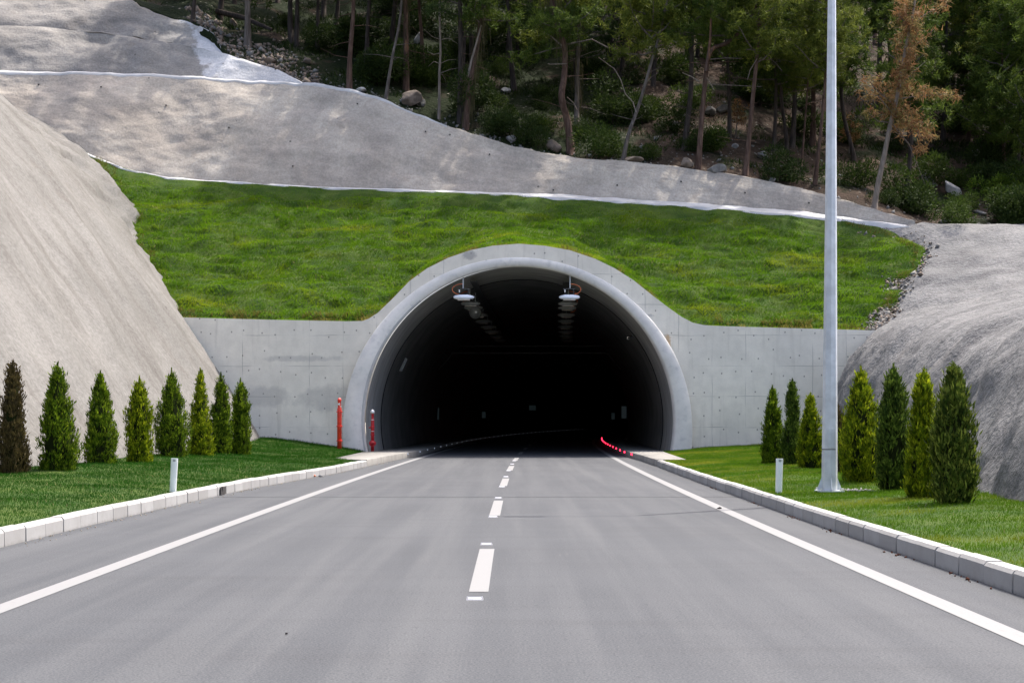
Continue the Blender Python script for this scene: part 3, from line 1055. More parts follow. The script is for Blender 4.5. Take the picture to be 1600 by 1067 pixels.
fade = np.clip((68.2 - G[..., 1]) / 6, 0, 1) * np.clip((G[..., 2] - .1) / 1.2, .15, 1)
G = G + n * ((fbm(p, 31, 4, .55) * .3 * fade) + fbm(G * 1.1, 37, 4) * .08 + fbm(G * 3.4, 38, 3) * .02)[..., None]
RIGHT_G = G
tag(grid_mesh('right_slope', G, M['shotcrete_dark']), kind='structure')

# ------------------------------------------------------------------ upper hillside: grass, berms, tiers, forest floor
base_px = [(-160, 175), (0, 200), (120, 238), (165, 256), (200, 268), (260, 281), (300, 285), (400, 291), (500, 297), (600, 300), (700, 304),
           (800, 308), (900, 314), (1000, 321), (1100, 328), (1200, 336), (1290, 343), (1350, 346), (1430, 349)]
top1_px = [(-160, 108), (0, 114), (150, 117), (300, 122), (400, 130), (470, 133), (500, 135), (530, 140), (560, 146), (600, 158), (640, 175), (690, 194),
           (730, 207), (760, 215), (800, 228), (850, 239), (920, 248), (960, 251), (1000, 254), (1060, 261), (1130, 270), (1210, 285), (1290, 305), (1370, 328), (1430, 346)]
Dfront = lambda x: 72.8 - .00455 * x
bw = lambda x: ev(x, [(-160, .8), (300, .9), (700, 1.0), (1000, 1.5), (1270, 2.0), (1380, .7), (1430, .2)])
NX = 240
xs = np.linspace(-160, 1430, NX)


def on_slope(a, zb, Db, k):
    D = (k * Db - zb + H) / (k - a)
    return D


frontL = np.array([at(x, ev(x, base_px), Dfront(x)) for x in xs])          # edge between grass and berm
backL = frontL.copy()
backL[:, 1] += bw(xs)
backL[:, 0] *= backL[:, 1] / frontL[:, 1]
frontL[:, 2] += ev(xs, [(1250, .1), (1370, -.02), (1430, -.2)])
backL[:, 2] += ev(xs, [(-160, .3), (600, .3), (1000, .5), (1260, .6), (1380, .1), (1430, -.1)])
top1 = []
for i, x in enumerate(xs):
    a = (655 - ev(x, top1_px)) / F
    D = max(on_slope(a, backL[i, 2], backL[i, 1], 1.75), backL[i, 1] + .08)
    q = np.array(((x - 800) / F * D, D, H + a * D))
    top1.append(q)
top1 = np.array(top1)


def loft2(A, B, nv, bulge=0.0):
    v = np.linspace(0, 1, nv)[None, :, None]
    G = A[:, None] * (1 - v) + B[:, None] * v
    if bulge:
        G[..., 2] += (np.sin(v[..., 0] * PI) * bulge) * np.clip((B - A)[:, None, 2] / 4, 0, 1)
    return G


def rough(G, amp, sc, seed, pin=True, octv=4):
    n = normals(G)
    n = np.where(n[..., 1:2] > .6, -n, n)
    w = np.ones(G.shape[:2])
    if pin:
        v = np.linspace(0, 1, G.shape[1])
        w = w * np.clip(np.minimum(v, 1 - v) * 6, 0, 1)[None, :]
    return G + n * (fbm(G * sc, seed, octv) * amp * w)[..., None]


jit = fbm(np.stack([xs * .03, xs * 0, xs * 0], -1), 5, 3) * .12
fl = frontL.copy(); fl[:, 1] += jit
b0 = fl.copy(); b0[:, 2] -= .35
G = np.concatenate([b0[:, None], loft2(fl, backL, 6)], 1)
G[:, 1:, 2] += fbm(G[:, 1:] * 1.2, 8, 3) * .04
tag(grid_mesh('berm', G, M['berm_concrete']), kind='structure')
G = loft2(backL - np.array((0, 0, .3)), top1, 70, .25)
fade = np.clip((top1[:, 2] - backL[:, 2]) / 2, .05, 1)[:, None, None]
G0 = G.copy()
G = rough(G, .15, .28, 41)
G = G0 + (G - G0) * fade
TIER1 = rough(G, .06, 1.6, 43, False)
crest = TIER1[:, -1:] + np.array((0, .3, .05))
crest[..., 2] += fbm(crest * 1.5, 45, 3) * .05
back = TIER1[:, -1:] + np.array((0, .7, -.4))
tag(grid_mesh('lower_tier', np.concatenate([TIER1, crest, back], 1), M['shotcrete_grey']), kind='structure')

# second berm, second and third tiers on the left
w2 = lambda x: ev(x, [(-160, 1.3), (400, 1.2), (520, .7), (600, .4), (900, .35), (1100, .12), (1430, .05)])
b2 = top1.copy()
b2[:, 1] += w2(xs)
b2[:, 0] *= b2[:, 1] / top1[:, 1]
b2[:, 2] += .05
tl = TIER1[:, -1].copy()
ub = xs <= 700
sh = ev(xs, [(-160, 1), (540, 1), (640, .3), (700, 0)])[:, None]
A0 = tl + np.array((0, -.03, -.1)) * 1.0
A1 = tl + np.array((0, -.03, .0)) + sh * np.array((0, 0, .03))
A2 = tl + sh * np.array((0, .16, .16)) + (1 - sh) * np.array((0, .05, .02))
G = np.concatenate([A0[:, None], A1[:, None], loft2(A2, b2 + sh * np.array((0, 0, .16)), 4)], 1)[ub]
G[:, 2:, 2] += fbm(G[:, 2:] * .9, 14, 3) * .03
tag(grid_mesh('upper_berm', G, M['berm_concrete']), kind='structure')
top2_px = [(-160, 28), (0, 40), (60, 42), (120, 47), (200, 57), (270, 68), (300, 73), (351, 84), (387, 97), (434, 109), (481, 134)]
top3_px = [(-160, -70), (0, -40), (150, -18), (205, -2), (218, 10), (240, 18), (267, 28), (294, 32), (331, 50), (351, 82)]


def tier(base, xs_, top_px, k):
    out = []
    for i, x in enumerate(xs_):
        a = (655 - ev(x, top_px)) / F
        D = max(on_slope(a, base[i, 2], base[i, 1], k), base[i, 1] + .05)
        out.append(((x - 800) / F * D, D, H + a * D))
    return np.array(out)


s2 = xs <= 486
x2, base2 = xs[s2], b2[s2]
top2 = tier(base2, x2, top2_px, 1.35)
G = rough(loft2(base2 - np.array((0, 0, .2)), top2, 40, .2), .3, .35, 51)
G = rough(G, .06, 1.3, 52, False)
tag(grid_mesh('middle_tier', G, M['shotcrete_upper']), kind='structure')
s3 = x2 <= 352
x3 = x2[s3]
t2 = top2[s3]
b3 = t2.copy()
b3[:, 1] += ev(x3, [(-160, 1.2), (270, .8), (351, .15)])
b3[:, 0] *= b3[:, 1] / t2[:, 1]
top3 = tier(b3, x3, top3_px, 1.15)
G = np.concatenate([t2[:, None] + np.array((0, 0, -.02)), rough(loft2(b3, top3, 40, .2), .35, .35, 61)], 1)
G = rough(G, .07, 1.3, 62, False)
tag(grid_mesh('top_tier', G, M['shotcrete_upper']), kind='structure')

# forest floor behind the crest
fx = np.concatenate([np.linspace(-160, 352, 60), np.linspace(358, 1430, 150), np.linspace(1440, 2000, 50)])
front = []
r_edge_px = [(1430, 346.5), (1500, 352), (1600, 360), (2000, 395)]
for x in fx:
    if x <= 352:
        q = np.array([np.interp(x, x3, top3[:, j]) for j in range(3)])
    elif x <= 484:
        q = np.array([np.interp(x, x2, top2[:, j]) for j in range(3)])
    elif x <= 1430:
        q = np.array([np.interp(x, xs, b2[:, j]) for j in range(3)])
        w_ = np.clip((x - 560) / 120, 0, 1)
        q = q * (1 - w_) + w_ * (np.array([np.interp(x, xs, top1[:, j]) for j in range(3)]) + np.array((0, .25, -.02)))
    else:
        q = at(x, ev(x, r_edge_px), 67.6)
    front.append(q)
front = np.array(front)
SL = .5
TT = np.concatenate([[-.001, 0, .25, .6, 1.0, 1.5], np.arange(2, 30, .6), np.arange(30, 110, 3.0)])


def forest_pt(x, t):
    q = np.array([np.interp(x, fx, front[:, j]) for j in range(3)])
    D = q[1] + t
    X = q[0] * D / q[1]
    tt = max(t, 0)
    lowr = 1 - .45 * np.clip((x - 1150) / 250, 0, 1) * (1 if tt < 6 else 1)
    z = q[2] + (SL * tt if tt < 6 else SL * 6 + SL * (tt - 6)) * 1.0
    if x > 1150:                     # a flatter shelf beside the right slope
        z = q[2] + SL * (tt - (1 - lowr) * min(tt, 7))
    z += float(fbm(np.array((X * .35, D * .35, 0.)), 71, 4)) * .35 * min(tt / 1.2, 1) - (.5 if t < 0 else 0)
    return np.array((X, D, z))


G = np.array([[forest_pt(x, t) for t in TT] for x in fx])
tag(grid_mesh('forest_floor', G, M['forest_soil']), kind='structure')
FOREST_G = G


def ground_px(x, y):
    """where the sight line through (x, y) meets the forest floor"""
    best = None
    for t in np.arange(.05, 70, .15):
        p = forest_pt(x, t)
        py = 655 - (p[2] - H) / p[1] * F
        if py <= y:
            return p
    return p


# grassed slope over the tunnel
XLp = [(58.8, -15.5), (62, -17.2), (66, -19.4), (70, -21.4), (73, -23)]
XRp = [(58.8, 15.6), (60.3, 16.4), (63, 18.0), (64.8, 18.5), (65.6, 17.9), (66.3, 16.8), (67.3, 14.2)]
Dw = lambda X: np.interp(X, frontL[:, 0], frontL[:, 1])
Zw = lambda X: np.interp(X, frontL[:, 0], frontL[:, 2])
plain_top = lambda X: np.interp(X, [-16, -13.3, -6.1, 7.4, 14.5, 19], [5.68, 5.6, 5.43, 5.33, 5.1, 5.0])
NU, NV = 320, 110
G = np.zeros((NU, NV, 3))
v = np.linspace(0, 1, NV)
for i, u in enumerate(np.linspace(0, 1, NU)):
    for _ in range(1):
        X = np.full(NV, -16 + 33 * u)
    D = None
    X0 = X.copy()
    for it in range(4):
        Dfar = Dw(X) + .12
        D = WD + .3 + v * (Dfar - WD - .3)
        xl, xr = ev(D, XLp), ev(D, XRp)
        X = xl + u * (xr - xl)
    zt = plain_top(X)
    zl = zt + v * (Zw(X) + .02 - zt)
    hump = wall_top(X) - .04 + .2 * (D - WD - .3)
    hump = np.where(wall_top(X) > zt + .12, hump, -9)
    k = .35
    hh = np.clip(.5 + .5 * (hump - zl) / k, 0, 1)
    z = zl * (1 - hh) + hump * hh + k * hh * (1 - hh)
    z = np.where(v < .03, np.minimum(z, wall_top(X) - .02), z)
    G[i, :, 0], G[i, :, 1], G[i, :, 2] = X, D, z
w = np.clip(np.minimum(v * 8, (1 - v) * 12), 0, 1)[None, :]
G[..., 2] += (fbm(G * np.array((.4, .9, .9)), 81, 4) * .2 + fbm(G * np.array((.8, 2.6, 2.6)), 83, 3) * .115) * w
HILL_G = G
tag(grid_mesh('hill_turf', G, M['turf_soil']), kind='structure')


def blades(name, G, count, hgt, wid, mat, seed, lean=(0, 0), lean_amp=.5, jit=.35, clump=1.2, keep=None, hmod=None):
    r = np.random.default_rng(seed)
    nu, nv = G.shape[:2]
    d1 = G[1:, 1:] - G[:-1, :-1]
    d2 = G[1:, :-1] - G[:-1, 1:]
    ar = np.linalg.norm(np.cross(d1, d2), axis=-1).ravel()
    idx = r.choice(len(ar), count, p=ar / ar.sum())
    iu, iv = idx // (nv - 1), idx % (nv - 1)
    a, b = r.random((2, count))[:, :, None]
    P = (G[iu, iv] * (1 - a) + G[iu + 1, iv] * a) * (1 - b) + (G[iu, iv + 1] * (1 - a) + G[iu + 1, iv + 1] * a) * b
    if keep is not None:
        P = P[keep(P)]
    n = len(P)
    cl = fbm(P * clump, seed + 1, 3)
    h = hgt * r.uniform(.55, 1.2, n) * (1 + .5 * np.clip(cl, -1, 1))
    if hmod is not None:
        h = h * hmod(P)
    th = r.uniform(0, PI, n)
    wv = np.stack([np.cos(th), np.sin(th), np.zeros(n)], 1) * (wid * r.uniform(.6, 1.3, n))[:, None]
    la = fbm(P * clump * .6, seed + 2, 2) * PI * 1.5
    lv = np.stack([np.cos(la) * lean_amp + lean[0], np.sin(la) * lean_amp + lean[1], np.zeros(n)], 1)
    tip = P + lv * h[:, None] + r.normal(0, jit, (n, 3)) * h[:, None] * np.array((1, 1, .25)) + np.stack([np.zeros(n), np.zeros(n), h], 1)
    base = P - np.array((0, 0, .01))
    V = np.stack([base - wv, base + wv, tip], 1).reshape(-1, 3)
    o = link(name, npmesh(name, V, np.arange(n * 3).reshape(-1, 3)), mat)
    return tag(o, kind='stuff')


blades('hill_grass', HILL_G, 250000, .1, .015, M['hill_grass'], 5, lean=(.25, -.5), lean_amp=.6, clump=1.4,
       hmod=lambda P: np.clip((Dw(P[:, 0]) - P[:, 1]) * .5, .25, 1))


XE = lambda D: ev(D, [(58.5, 14.55), (60.3, 15.6), (63.1, 17.35), (64.6, 17.85), (65.5, 17.4), (66.2, 16.5), (67.1, 14.5)])
XLE = lambda D: ev(D, [(58.5, -13.3), (62.1, -15.1), (66.2, -17.3), (70.2, -19), (72, -20.2)])
blades('dry_grass', HILL_G[:, :7], 9000, .15, .016, M['dry_blade'], 61, lean=(0, -.7), lean_amp=.5, clump=1.8,
       keep=lambda P: fbm(P * 1.1, 63, 3) > .0)
blades('dry_grass', HILL_G[NU * 3 // 4:], 26000, .12, .016, M['dry_blade'], 62, lean=(.3, -.5), lean_amp=.5, clump=1.8,
       keep=lambda P: (P[:, 0] > XE(P[:, 1]) - .12 + .5 * fbm(P * .9, 65, 3)) & (P[:, 0] < XE(P[:, 1]) + .3))
blades('dry_grass', HILL_G[:NU // 4], 24000, .12, .016, M['dry_blade'], 64, lean=(.3, -.5), lean_amp=.5, clump=1.8,
       keep=lambda P: (P[:, 0] < XLE(P[:, 1]) + .15 + .6 * fbm(P * .9, 67, 3)))


# lawns
def lawn(side):
    Ds = np.concatenate([np.arange(-30, 8, 4.0), np.arange(8, 58.7, .4)])
    nv = 40
    G = np.zeros((len(Ds), nv, 3))
    for i, D in enumerate(Ds):
        if side < 0:
            x0 = min(float(kl(D)) - .165, -5.87 if D > 46 else 9)
            x1 = -12.2
            zf = ev(D, [(0, .3), (45, .45), (52, .55), (58.5, .78)])
        else:
            x0 = max(float(kr(D)) + .165, (5.57 + .04 * (D - 46)) if D > 46 else -9)
            x1 = ev(D, [(-30, 7.2), (5, 7.4), (19, 8.6), (58.5, 13.6)])
            zf = ev(D, [(0, .27), (50, .36), (58.5, .46)])
        u = np.linspace(0, 1, nv)
        G[i, :, 0] = x0 + u * (x1 - x0)
        G[i, :, 1] = D
        G[i, :, 2] = .175 + (zf - .175) * np.clip(u * 1.6, 0, 1) ** .8
    w = np.clip(np.linspace(0, 1, nv) * 10, 0, 1)[None]
    G[..., 2] += fbm(G * np.array((.5, .35, 1)), 91 + side, 3) * .045 * w
    tag(grid_mesh('lawn_turf', G, M['turf_soil']), kind='structure')
    return G


LG = lawn(-1)
RG = lawn(1)
inview = lambda P: (np.abs(P[:, 0]) < .375 * P[:, 1] + .3) & (P[:, 1] > 9)
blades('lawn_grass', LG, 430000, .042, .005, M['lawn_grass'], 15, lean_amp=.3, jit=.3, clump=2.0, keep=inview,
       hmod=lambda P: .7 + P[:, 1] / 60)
blades('lawn_grass', RG, 430000, .042, .005, M['yellow_lawn_grass'], 25, lean_amp=.3, jit=.3, clump=2.0, keep=inview,
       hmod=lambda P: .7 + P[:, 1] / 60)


# ------------------------------------------------------------------ clipped conifers (thuja) along the lawns
def leaves(P, Dr, Wd, L, W):
    """diamond leaves: base point, direction, width direction, length, width"""
    n = len(P)
    L = np.broadcast_to(L, n)[:, None]
    W = np.broadcast_to(W, n)[:, None]
    m = P + Dr * L * .5
    V = np.stack([P, m + Wd * W * .5, P + Dr * L, m - Wd * W * .5], 1).reshape(-1, 3)
    return V, np.arange(n * 4).reshape(-1, 4)


def unit(a):
    return a / (np.linalg.norm(a, axis=-1, keepdims=True) + 1e-9)


def thuja_mesh(h, w, seed, prof=None, count=5200, lump=.22, loose=1.0):
    r = np.random.default_rng(seed)
    prof = prof or [(0, .72), (.12, .95), (.3, 1.0), (.5, .86), (.7, .6), (.85, .36), (.95, .16), (1, .03)]
    # sprays grow in upright tufts
    nt = 260
    tz = 1 - np.sqrt(r.random(nt)) if False else r.beta(1.0, 1.35, nt)
    ta = r.uniform(0, 2 * PI, nt)
    rad = lambda z, a: w / 2 * np.interp(z, [q[0] for q in prof], [q[1] for q in prof]) * \
        (1 + lump * fbm(np.stack([np.cos(a) * 1.6 + seed, np.sin(a) * 1.6, z * h * 1.5], -1), seed, 3))
    per = count // nt
    tr = rad(tz, ta) * r.uniform(.66, 1.07, nt)
    T = np.stack([np.cos(ta) * tr, np.sin(ta) * tr, tz * h * .95], 1)
    P = np.repeat(T, per, 0)
    n = len(P)
    s = r.random(n)
    out = np.repeat(np.stack([np.cos(ta), np.sin(ta), np.zeros(nt)], 1), per, 0)
    tan = np.stack([-out[:, 1], out[:, 0], np.zeros(n)], 1)
    ln = np.repeat(r.uniform(.16, .34, nt), per) * (.7 + .3 * h / 2.3)
    sp = r.normal(0, 1, (n, 2)) * .027 * loose
    P = P + out * (sp[:, :1] - .02 + .03 * s[:, None]) + tan * sp[:, 1:] * 1.3 + np.array((0, 0, 1)) * ((s - .45) * ln)[:, None]
    Dr = unit(np.array((0, 0, 1.0)) + out * r.normal(.28, .25, (n, 1)) + tan * r.normal(0, .3, (n, 1)) + r.normal(0, .12, (n, 3)))
    Wd = unit(tan + out * r.normal(0, .7, (n, 1)) + r.normal(0, .2, (n, 3)))
    P[:, 2] = np.maximum(P[:, 2], .0)
    zc = np.clip((h - P[:, 2]) / .12, .25, 1)
    V, Fc = leaves(P, Dr, Wd, r.uniform(.06, .14, n) * zc, r.uniform(.018, .04, n))
    k = 70                                  # leading shoots
    hz = h * (1 - .13 * r.random(k) ** 1.5)
    an = r.uniform(0, 2 * PI, k)
    rr_ = (h * 1.0 - hz) * .32 * r.random(k)
    Pt = np.stack([np.cos(an) * rr_, np.sin(an) * rr_, hz - .03], 1)
    Vt, Ft = leaves(Pt, unit(np.stack([np.cos(an) * .16, np.sin(an) * .16, an * 0 + 1], 1)), np.stack([-np.sin(an), np.cos(an), an * 0], 1), r.uniform(.07, .14, k), r.uniform(.016, .03, k))
    Fc = np.concatenate([Fc, Ft + len(V)])
    V = np.concatenate([V, Vt])
    # inner body that stops the light; shade between sprays put into its colour
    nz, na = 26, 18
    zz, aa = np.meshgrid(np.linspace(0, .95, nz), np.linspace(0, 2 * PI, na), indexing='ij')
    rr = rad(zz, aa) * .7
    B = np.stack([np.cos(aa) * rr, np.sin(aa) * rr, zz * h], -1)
    return npmesh('crown', V, Fc), npmesh('shade_core', B.reshape(-1, 3), grid_faces(nz, na))


FLAME = [(0, .55), (.1, .85), (.28, 1.0), (.45, .92), (.65, .66), (.82, .36), (.93, .13), (1, .0)]
COLUMN = [(0, .7), (.12, .95), (.35, 1.0), (.6, .88), (.8, .56), (.92, .24), (1, .0)]
CONE = [(0, .85), (.1, 1.0), (.3, .93), (.5, .74), (.7, .52), (.88, .22), (1, .0)]
SPIRE = [(0, .8), (.15, 1.0), (.35, .82), (.5, .62), (.72, .5), (.9, .24), (1, .0)]
LTH = [(20, 745, 30, 2.42, .62, 'thuja_brown', SPIRE, 'withered brown columnar conifer at the left picture edge', 1.5),
       (90, 743, 30.7, 2.4, .78, 'thuja_green', FLAME, 'broad dark green conifer next to the withered brown one', 1.2),
       (157, 733, 34.7, 2.36, .84, 'thuja_green', CONE, 'cone-shaped green conifer, third from the left end of its row', 1.0),
       (218, 728, 37, 2.3, .68, 'thuja_lime', COLUMN, 'slim yellow-green conifer with blunt top behind the left marker post', 1.0),
       (268, 722, 40.4, 2.62, .94, 'thuja_green', FLAME, 'widest and bushiest green conifer in the left row', 1.3),
       (313, 719, 42.3, 2.7, .7, 'thuja_lime', CONE, 'tall pointed conifer, third from the wall end of the left row', 1.0),
       (345, 716, 44.4, 2.64, .64, 'thuja_green', COLUMN, 'slim pointed conifer, second from the wall end of the left row', .9),
       (376, 714, 45.9, 2.5, .66, 'thuja_green', COLUMN, 'conifer nearest the headwall at the right end of the left row', .9)]
RTH = [(1207, 725, 38.7, 2.1, .6, 'thuja_green', CONE, 'small green conifer nearest the headwall in the right row', .9),
       (1238, 727, 37.6, 2.24, .54, 'thuja_dark', SPIRE, 'dark conifer with a thin tip between two lighter ones', 1.0),
       (1266, 732, 35.1, 1.84, .58, 'thuja_lime', CONE, 'short yellow-green conifer just left of the lamp post', .9),
       (1306, 740, 31.8, 1.6, .42, 'thuja_brown', COLUMN, 'half hidden brown conifer directly behind the lamp post', 1.0),
       (1345, 752, 27.9, 2.22, .84, 'thuja_lime', FLAME, 'full yellow-green conifer just right of the lamp post', 1.1),
       (1396, 763, 25.3, 2.16, .6, 'thuja_dark', COLUMN, 'dull green slim conifer right of the full yellow-green one', 1.1),
       (1443, 777, 22.2, 1.98, .54, 'thuja_lime', SPIRE, 'slim conifer with a bright yellow-green top, second from the right', 1.0),
       (1490, 788, 20.4, 2.0, .62, 'thuja_bronze', COLUMN, 'bronze-green conifer at the right end of its row', 1.2)]
for i, (x, y, D, h, w, mt, pf, lab, loose) in enumerate(LTH + RTH):
    p = at(x, y, D)
    t = tag(empty('conifer_shrub', (p[0], p[1], p[2] - .04), rz=i * 1.3), lab, 'conifer', 'conifers in the %s row' % ('left' if i < 8 else 'right'))
    cm, tm = thuja_mesh(h, w, 100 + i, pf, count=7800, loose=loose)
    link('crown', cm, M[mt], t)
    link('shade_core', tm, M['core_shade'], t, True)
    m = MB(); m.tube([(0, 0, -.1), (0.02, 0, .5), (0, 0, h * .8)], [.045, .035, .012], 7); m.build('trunk', M['bark_dark'], t)


# ------------------------------------------------------------------ forest
def needle_clumps(C, seed, per=34, L=.3, W=.03, up=.35, droop=0.0):
    """C (n,3) clump centres; thin needle blades fanned round each"""
    r = np.random.default_rng(seed)
    n = len(C) * per
    P = np.repeat(C, per, 0) + r.normal(0, .09, (n, 3))
    d = unit(r.normal(0, 1, (n, 3)) + np.array((0, 0, up - droop)))
    s = unit(np.cross(d, r.normal(0, 1, (n, 3))))
    l = (L * r.uniform(.6, 1.25, n))[:, None]
    w = (W * r.uniform(.7, 1.3, n))[:, None]
    V = np.stack([P - s * w, P + s * w, P + d * l], 1).reshape(-1, 3)
    return V, np.arange(n * 3).reshape(-1, 3)


def pine_proto(seed, h=7.0, spread=2.4, nb=30, lowdroop=.2, per=26):
    """crown from z=0 up to h: limbs mesh and needles mesh"""
    r = np.random.default_rng(seed)
    mb = MB()
    C = []
    for k in range(nb):
        f = (k + r.random()) / nb
        z0 = f * h * .9
        L = spread * (1 - f * .72) * r.uniform(.55, 1.15)
        a = k * 2.4 + r.uniform(-.5, .5)
        rise = r.uniform(-lowdroop, .5) + f * .5
        pts = []
        q = np.array((0, 0, z0))
        d = unit(np.array((math.cos(a), math.sin(a), rise)))
        for s in range(5):
            pts.append(tuple(q))
            q = q + d * L / 4
            d = unit(d + r.normal(0, .18, 3) + np.array((0, 0, .08)))
        mb.tube(pts, [.05, .04, .03, .02, .01], 5, caps=False)
        for s in np.linspace(.35, 1.05, max(3, int(L * 4.2))):
            i = min(int(s * 4), 3)
            p = np.array(pts[i]) + (np.array(pts[i + 1]) - np.array(pts[i])) * (s * 4 - i)
            for _ in range(2):
                C.append(p + r.normal(0, .2 + .1 * L, 3) * np.array((1, 1, .55)))
    for k in range(10):
        C.append(np.array((r.normal(0, .25), r.normal(0, .25), h * r.uniform(.85, 1.02))))
    V, Fc = needle_clumps(np.array(C), seed + 1, per=per)
    return mb.mesh('limbs'), npmesh('crown', V, Fc)


PROTO = [pine_proto(201, 7, 2.5, 30), pine_proto(202, 8, 2.1, 34), pine_proto(203, 6, 2.9, 26, .35), pine_proto(204, 7.5, 2.6, 28, .3)]
LOW = [pine_proto(211, 9.5, 2.3, 40, .35, 28), pine_proto(212, 8.0, 2.7, 36, .45, 28)]
for l, c in PROTO + LOW:
    l.materials.append(M['bark_grey'])


def with_mat(me, mat, cache={}):
    k = (me.name, mat.name)
    if k not in cache:
        c = me.copy()
        c.materials.clear()
        c.materials.append(mat)
        cache[k] = c
    return cache[k]


def vines_mesh(path, rad, count, seed, L=(.4, 1.3)):
    r = np.random.default_rng(seed)
    path = np.array(path)
    u = r.random(count) * (len(path) - 1.001)
    i = u.astype(int)
    P = path[i] * (1 - (u - i))[:, None] + path[i + 1] * (u - i)[:, None]
    P = P + r.normal(0, rad, (count, 3)) * np.array((1, .8, .3))
    l = r.uniform(*L, count)
    sway = r.normal(0, .08, (count, 3)) * np.array((1, 1, 0))
    w = .013 * r.uniform(.6, 1.6, count)[:, None]
    side = np.stack([np.cos(u * 9), np.sin(u * 9) * .4, u * 0], 1) * w
    bot = P + sway - np.array((0, 0, 1)) * l[:, None]
    V = np.stack([P - side, P + side, bot + side * .5, bot - side * .5], 1).reshape(-1, 3)
    return npmesh('hanging_vines', V, np.arange(count * 4).reshape(-1, 4))


def tree(pts_px, wpx, bark, crown, label, low=False, base_y=None, cheight=None, vines=None, extra=(), scale=1.0, rz=0., top=12.5, group='pines of the forest above the tunnel', crown_on=True, seed=0):
    """pts_px: trunk course in the frame from the foot up"""
    x0, y0 = pts_px[0]
    b = ground_px(x0, y0 if base_y is None else base_y)
    D = b[1]
    r = random.Random(seed + int(x0))
    root = tag(empty('pine_tree', tuple(b)), label, 'tree', group)
    P = [Vector((0, 0, -.25))]
    for k, (x, y) in enumerate(pts_px[1:]):
        q = at(x, y, D + .25 * math.sin(k * 1.7 + x0))
        P.append(Vector(q - b))
    P[0].x = 0
    d = (P[-1] - P[-2]).normalized() if len(P) > 1 else Vector((0, 0, 1))
    d = (d + Vector((0, 0, .8))).normalized()
    hgt = max(top, P[-1].z + 3)
    while P[-1].z < hgt:
        P.append(P[-1] + d * 1.2 + Vector((r.uniform(-.12, .12), r.uniform(-.12, .12), 0)))
        d = (d + Vector((0, 0, .35))).normalized()
    R0 = wpx / 2 / F * D
    rad = [R0 * (1.35 if i == 0 else 1) * (1 - .75 * max(0, p.z) / (hgt + 2)) for i, p in enumerate(P)]
    # smooth the course a little
    Q, rr = [], []
    for i in range(len(P) - 1):
        for s in (0, .5):
            Q.append(P[i].lerp(P[i + 1], s)); rr.append(rad[i] + (rad[i + 1] - rad[i]) * s)
    Q.append(P[-1]); rr.append(rad[-1])
    Q = [Q[0]] + [(Q[i - 1] + Q[i] * 2 + Q[i + 1]) / 4 for i in range(1, len(Q) - 1)] + [Q[-1]]
    m = MB()
    m.tube(Q, rr, 9)
    rb = random.Random(seed + 5 + int(x0))
    for k in range(12):                     # dead stubs and bare lower branches
        zq = rb.uniform(1.5, 8)
        i = min(range(len(Q)), key=lambda j: abs(Q[j].z - zq))
        a = rb.uniform(0, 2 * PI)
        L = rb.uniform(.5, 1.8)
        s0 = Q[i]
        e = s0 + Vector((math.cos(a), math.sin(a) * .6, rb.uniform(-.35, .35))) * L
        mid = (s0 + e) / 2 + Vector((0, 0, rb.uniform(-.15, .2)))
        m.tube([s0, mid, e], [.022, .016, .006], 5, caps=False)
    m.build('trunk', M[bark], root, True)
    if crown_on:
        lm, cm = (LOW if low else PROTO)[r.randrange(2 if low else 4)]
        ch = cheight if cheight is not None else (3.2 if low else 5.3)
        i = min(range(len(Q)), key=lambda j: abs(Q[j].z - ch))
        off = Vector((Q[i].x, Q[i].y, ch))
        sc = scale * r.uniform(.92, 1.1)
        a = r.uniform(0, 2 * PI)
        for nm, me in (('limbs', lm), ('crown', with_mat(cm, M[crown]))):
            o = link(nm, me, None, root)
            o.location = off
            o.rotation_euler = (0, 0, a)
            o.scale = (sc, sc, sc)
    if vines:
        za, zb, rv, cnt = vines
        path = [tuple(q) for q in Q if za <= q.z <= zb]
        link('hanging_vines', vines_mesh(path, rv, cnt, seed + 3), M['vine'], root)
    for br, w_, bk in extra:
        m = MB()
        pts = [Vector(at(x, y, D - .15) - b) for x, y in br]
        m.tube(pts, [w_ / 2 / F * D * (1 - .5 * k / len(pts)) for k in range(len(pts))], 6)
        m.build('branch', M[bk], root, True)
    return root


tree([(387, 72), (387, 30), (387, 0)], 10, 'bark_grey', 'pine_dark', 'straight grey pine trunk standing in the rubble beside the upper tiers', top=11)
tree([(463, 75), (465, 0)], 7, 'bark_dark', 'pine_dark', 'dim dark trunk right of the trunk in the rubble', top=11)
tree([(546, 141), (546, 90), (551, 40), (553, 0)], 8, 'bark_red', 'pine_dark', 'reddish trunk with an orange scar, leftmost at the crest')
tree([(572, 112), (574, 50), (577, 0)], 7, 'bark_dark', 'pine_green', 'black straight trunk behind and right of the scarred reddish one')
tree([(609, 96), (614, 40), (618, 0)], 8, 'bark_dark', 'pine_dark', 'dark trunk rising behind the leaning grey sapling')
tree([(602, 154), (609, 110), (617, 70), (624, 41), (628, 0)], 5, 'bark_grey', 'pine_green', 'thin grey trunk leaning right above the crest line', top=9, cheight=6)
tree([(634, 143), (635, 80), (634, 0)], 9, 'bark_red', 'pine_green', 'trunk wrapped in brown vines above the tan boulder', vines=(.3, 7, .15, 300))
tree([(685, 187), (687, 150), (686, 115), (689, 85), (687, 40), (687, 0)], 4.5, 'bark_pale', 'pine_green', 'thin pale crooked trunk standing alone at the crest', top=10, cheight=7)
tree([(719, 194), (720, 100), (719, 0)], 9, 'bark_dark', 'pine_dark', 'dark upright trunk beside the vine-covered leaning one')
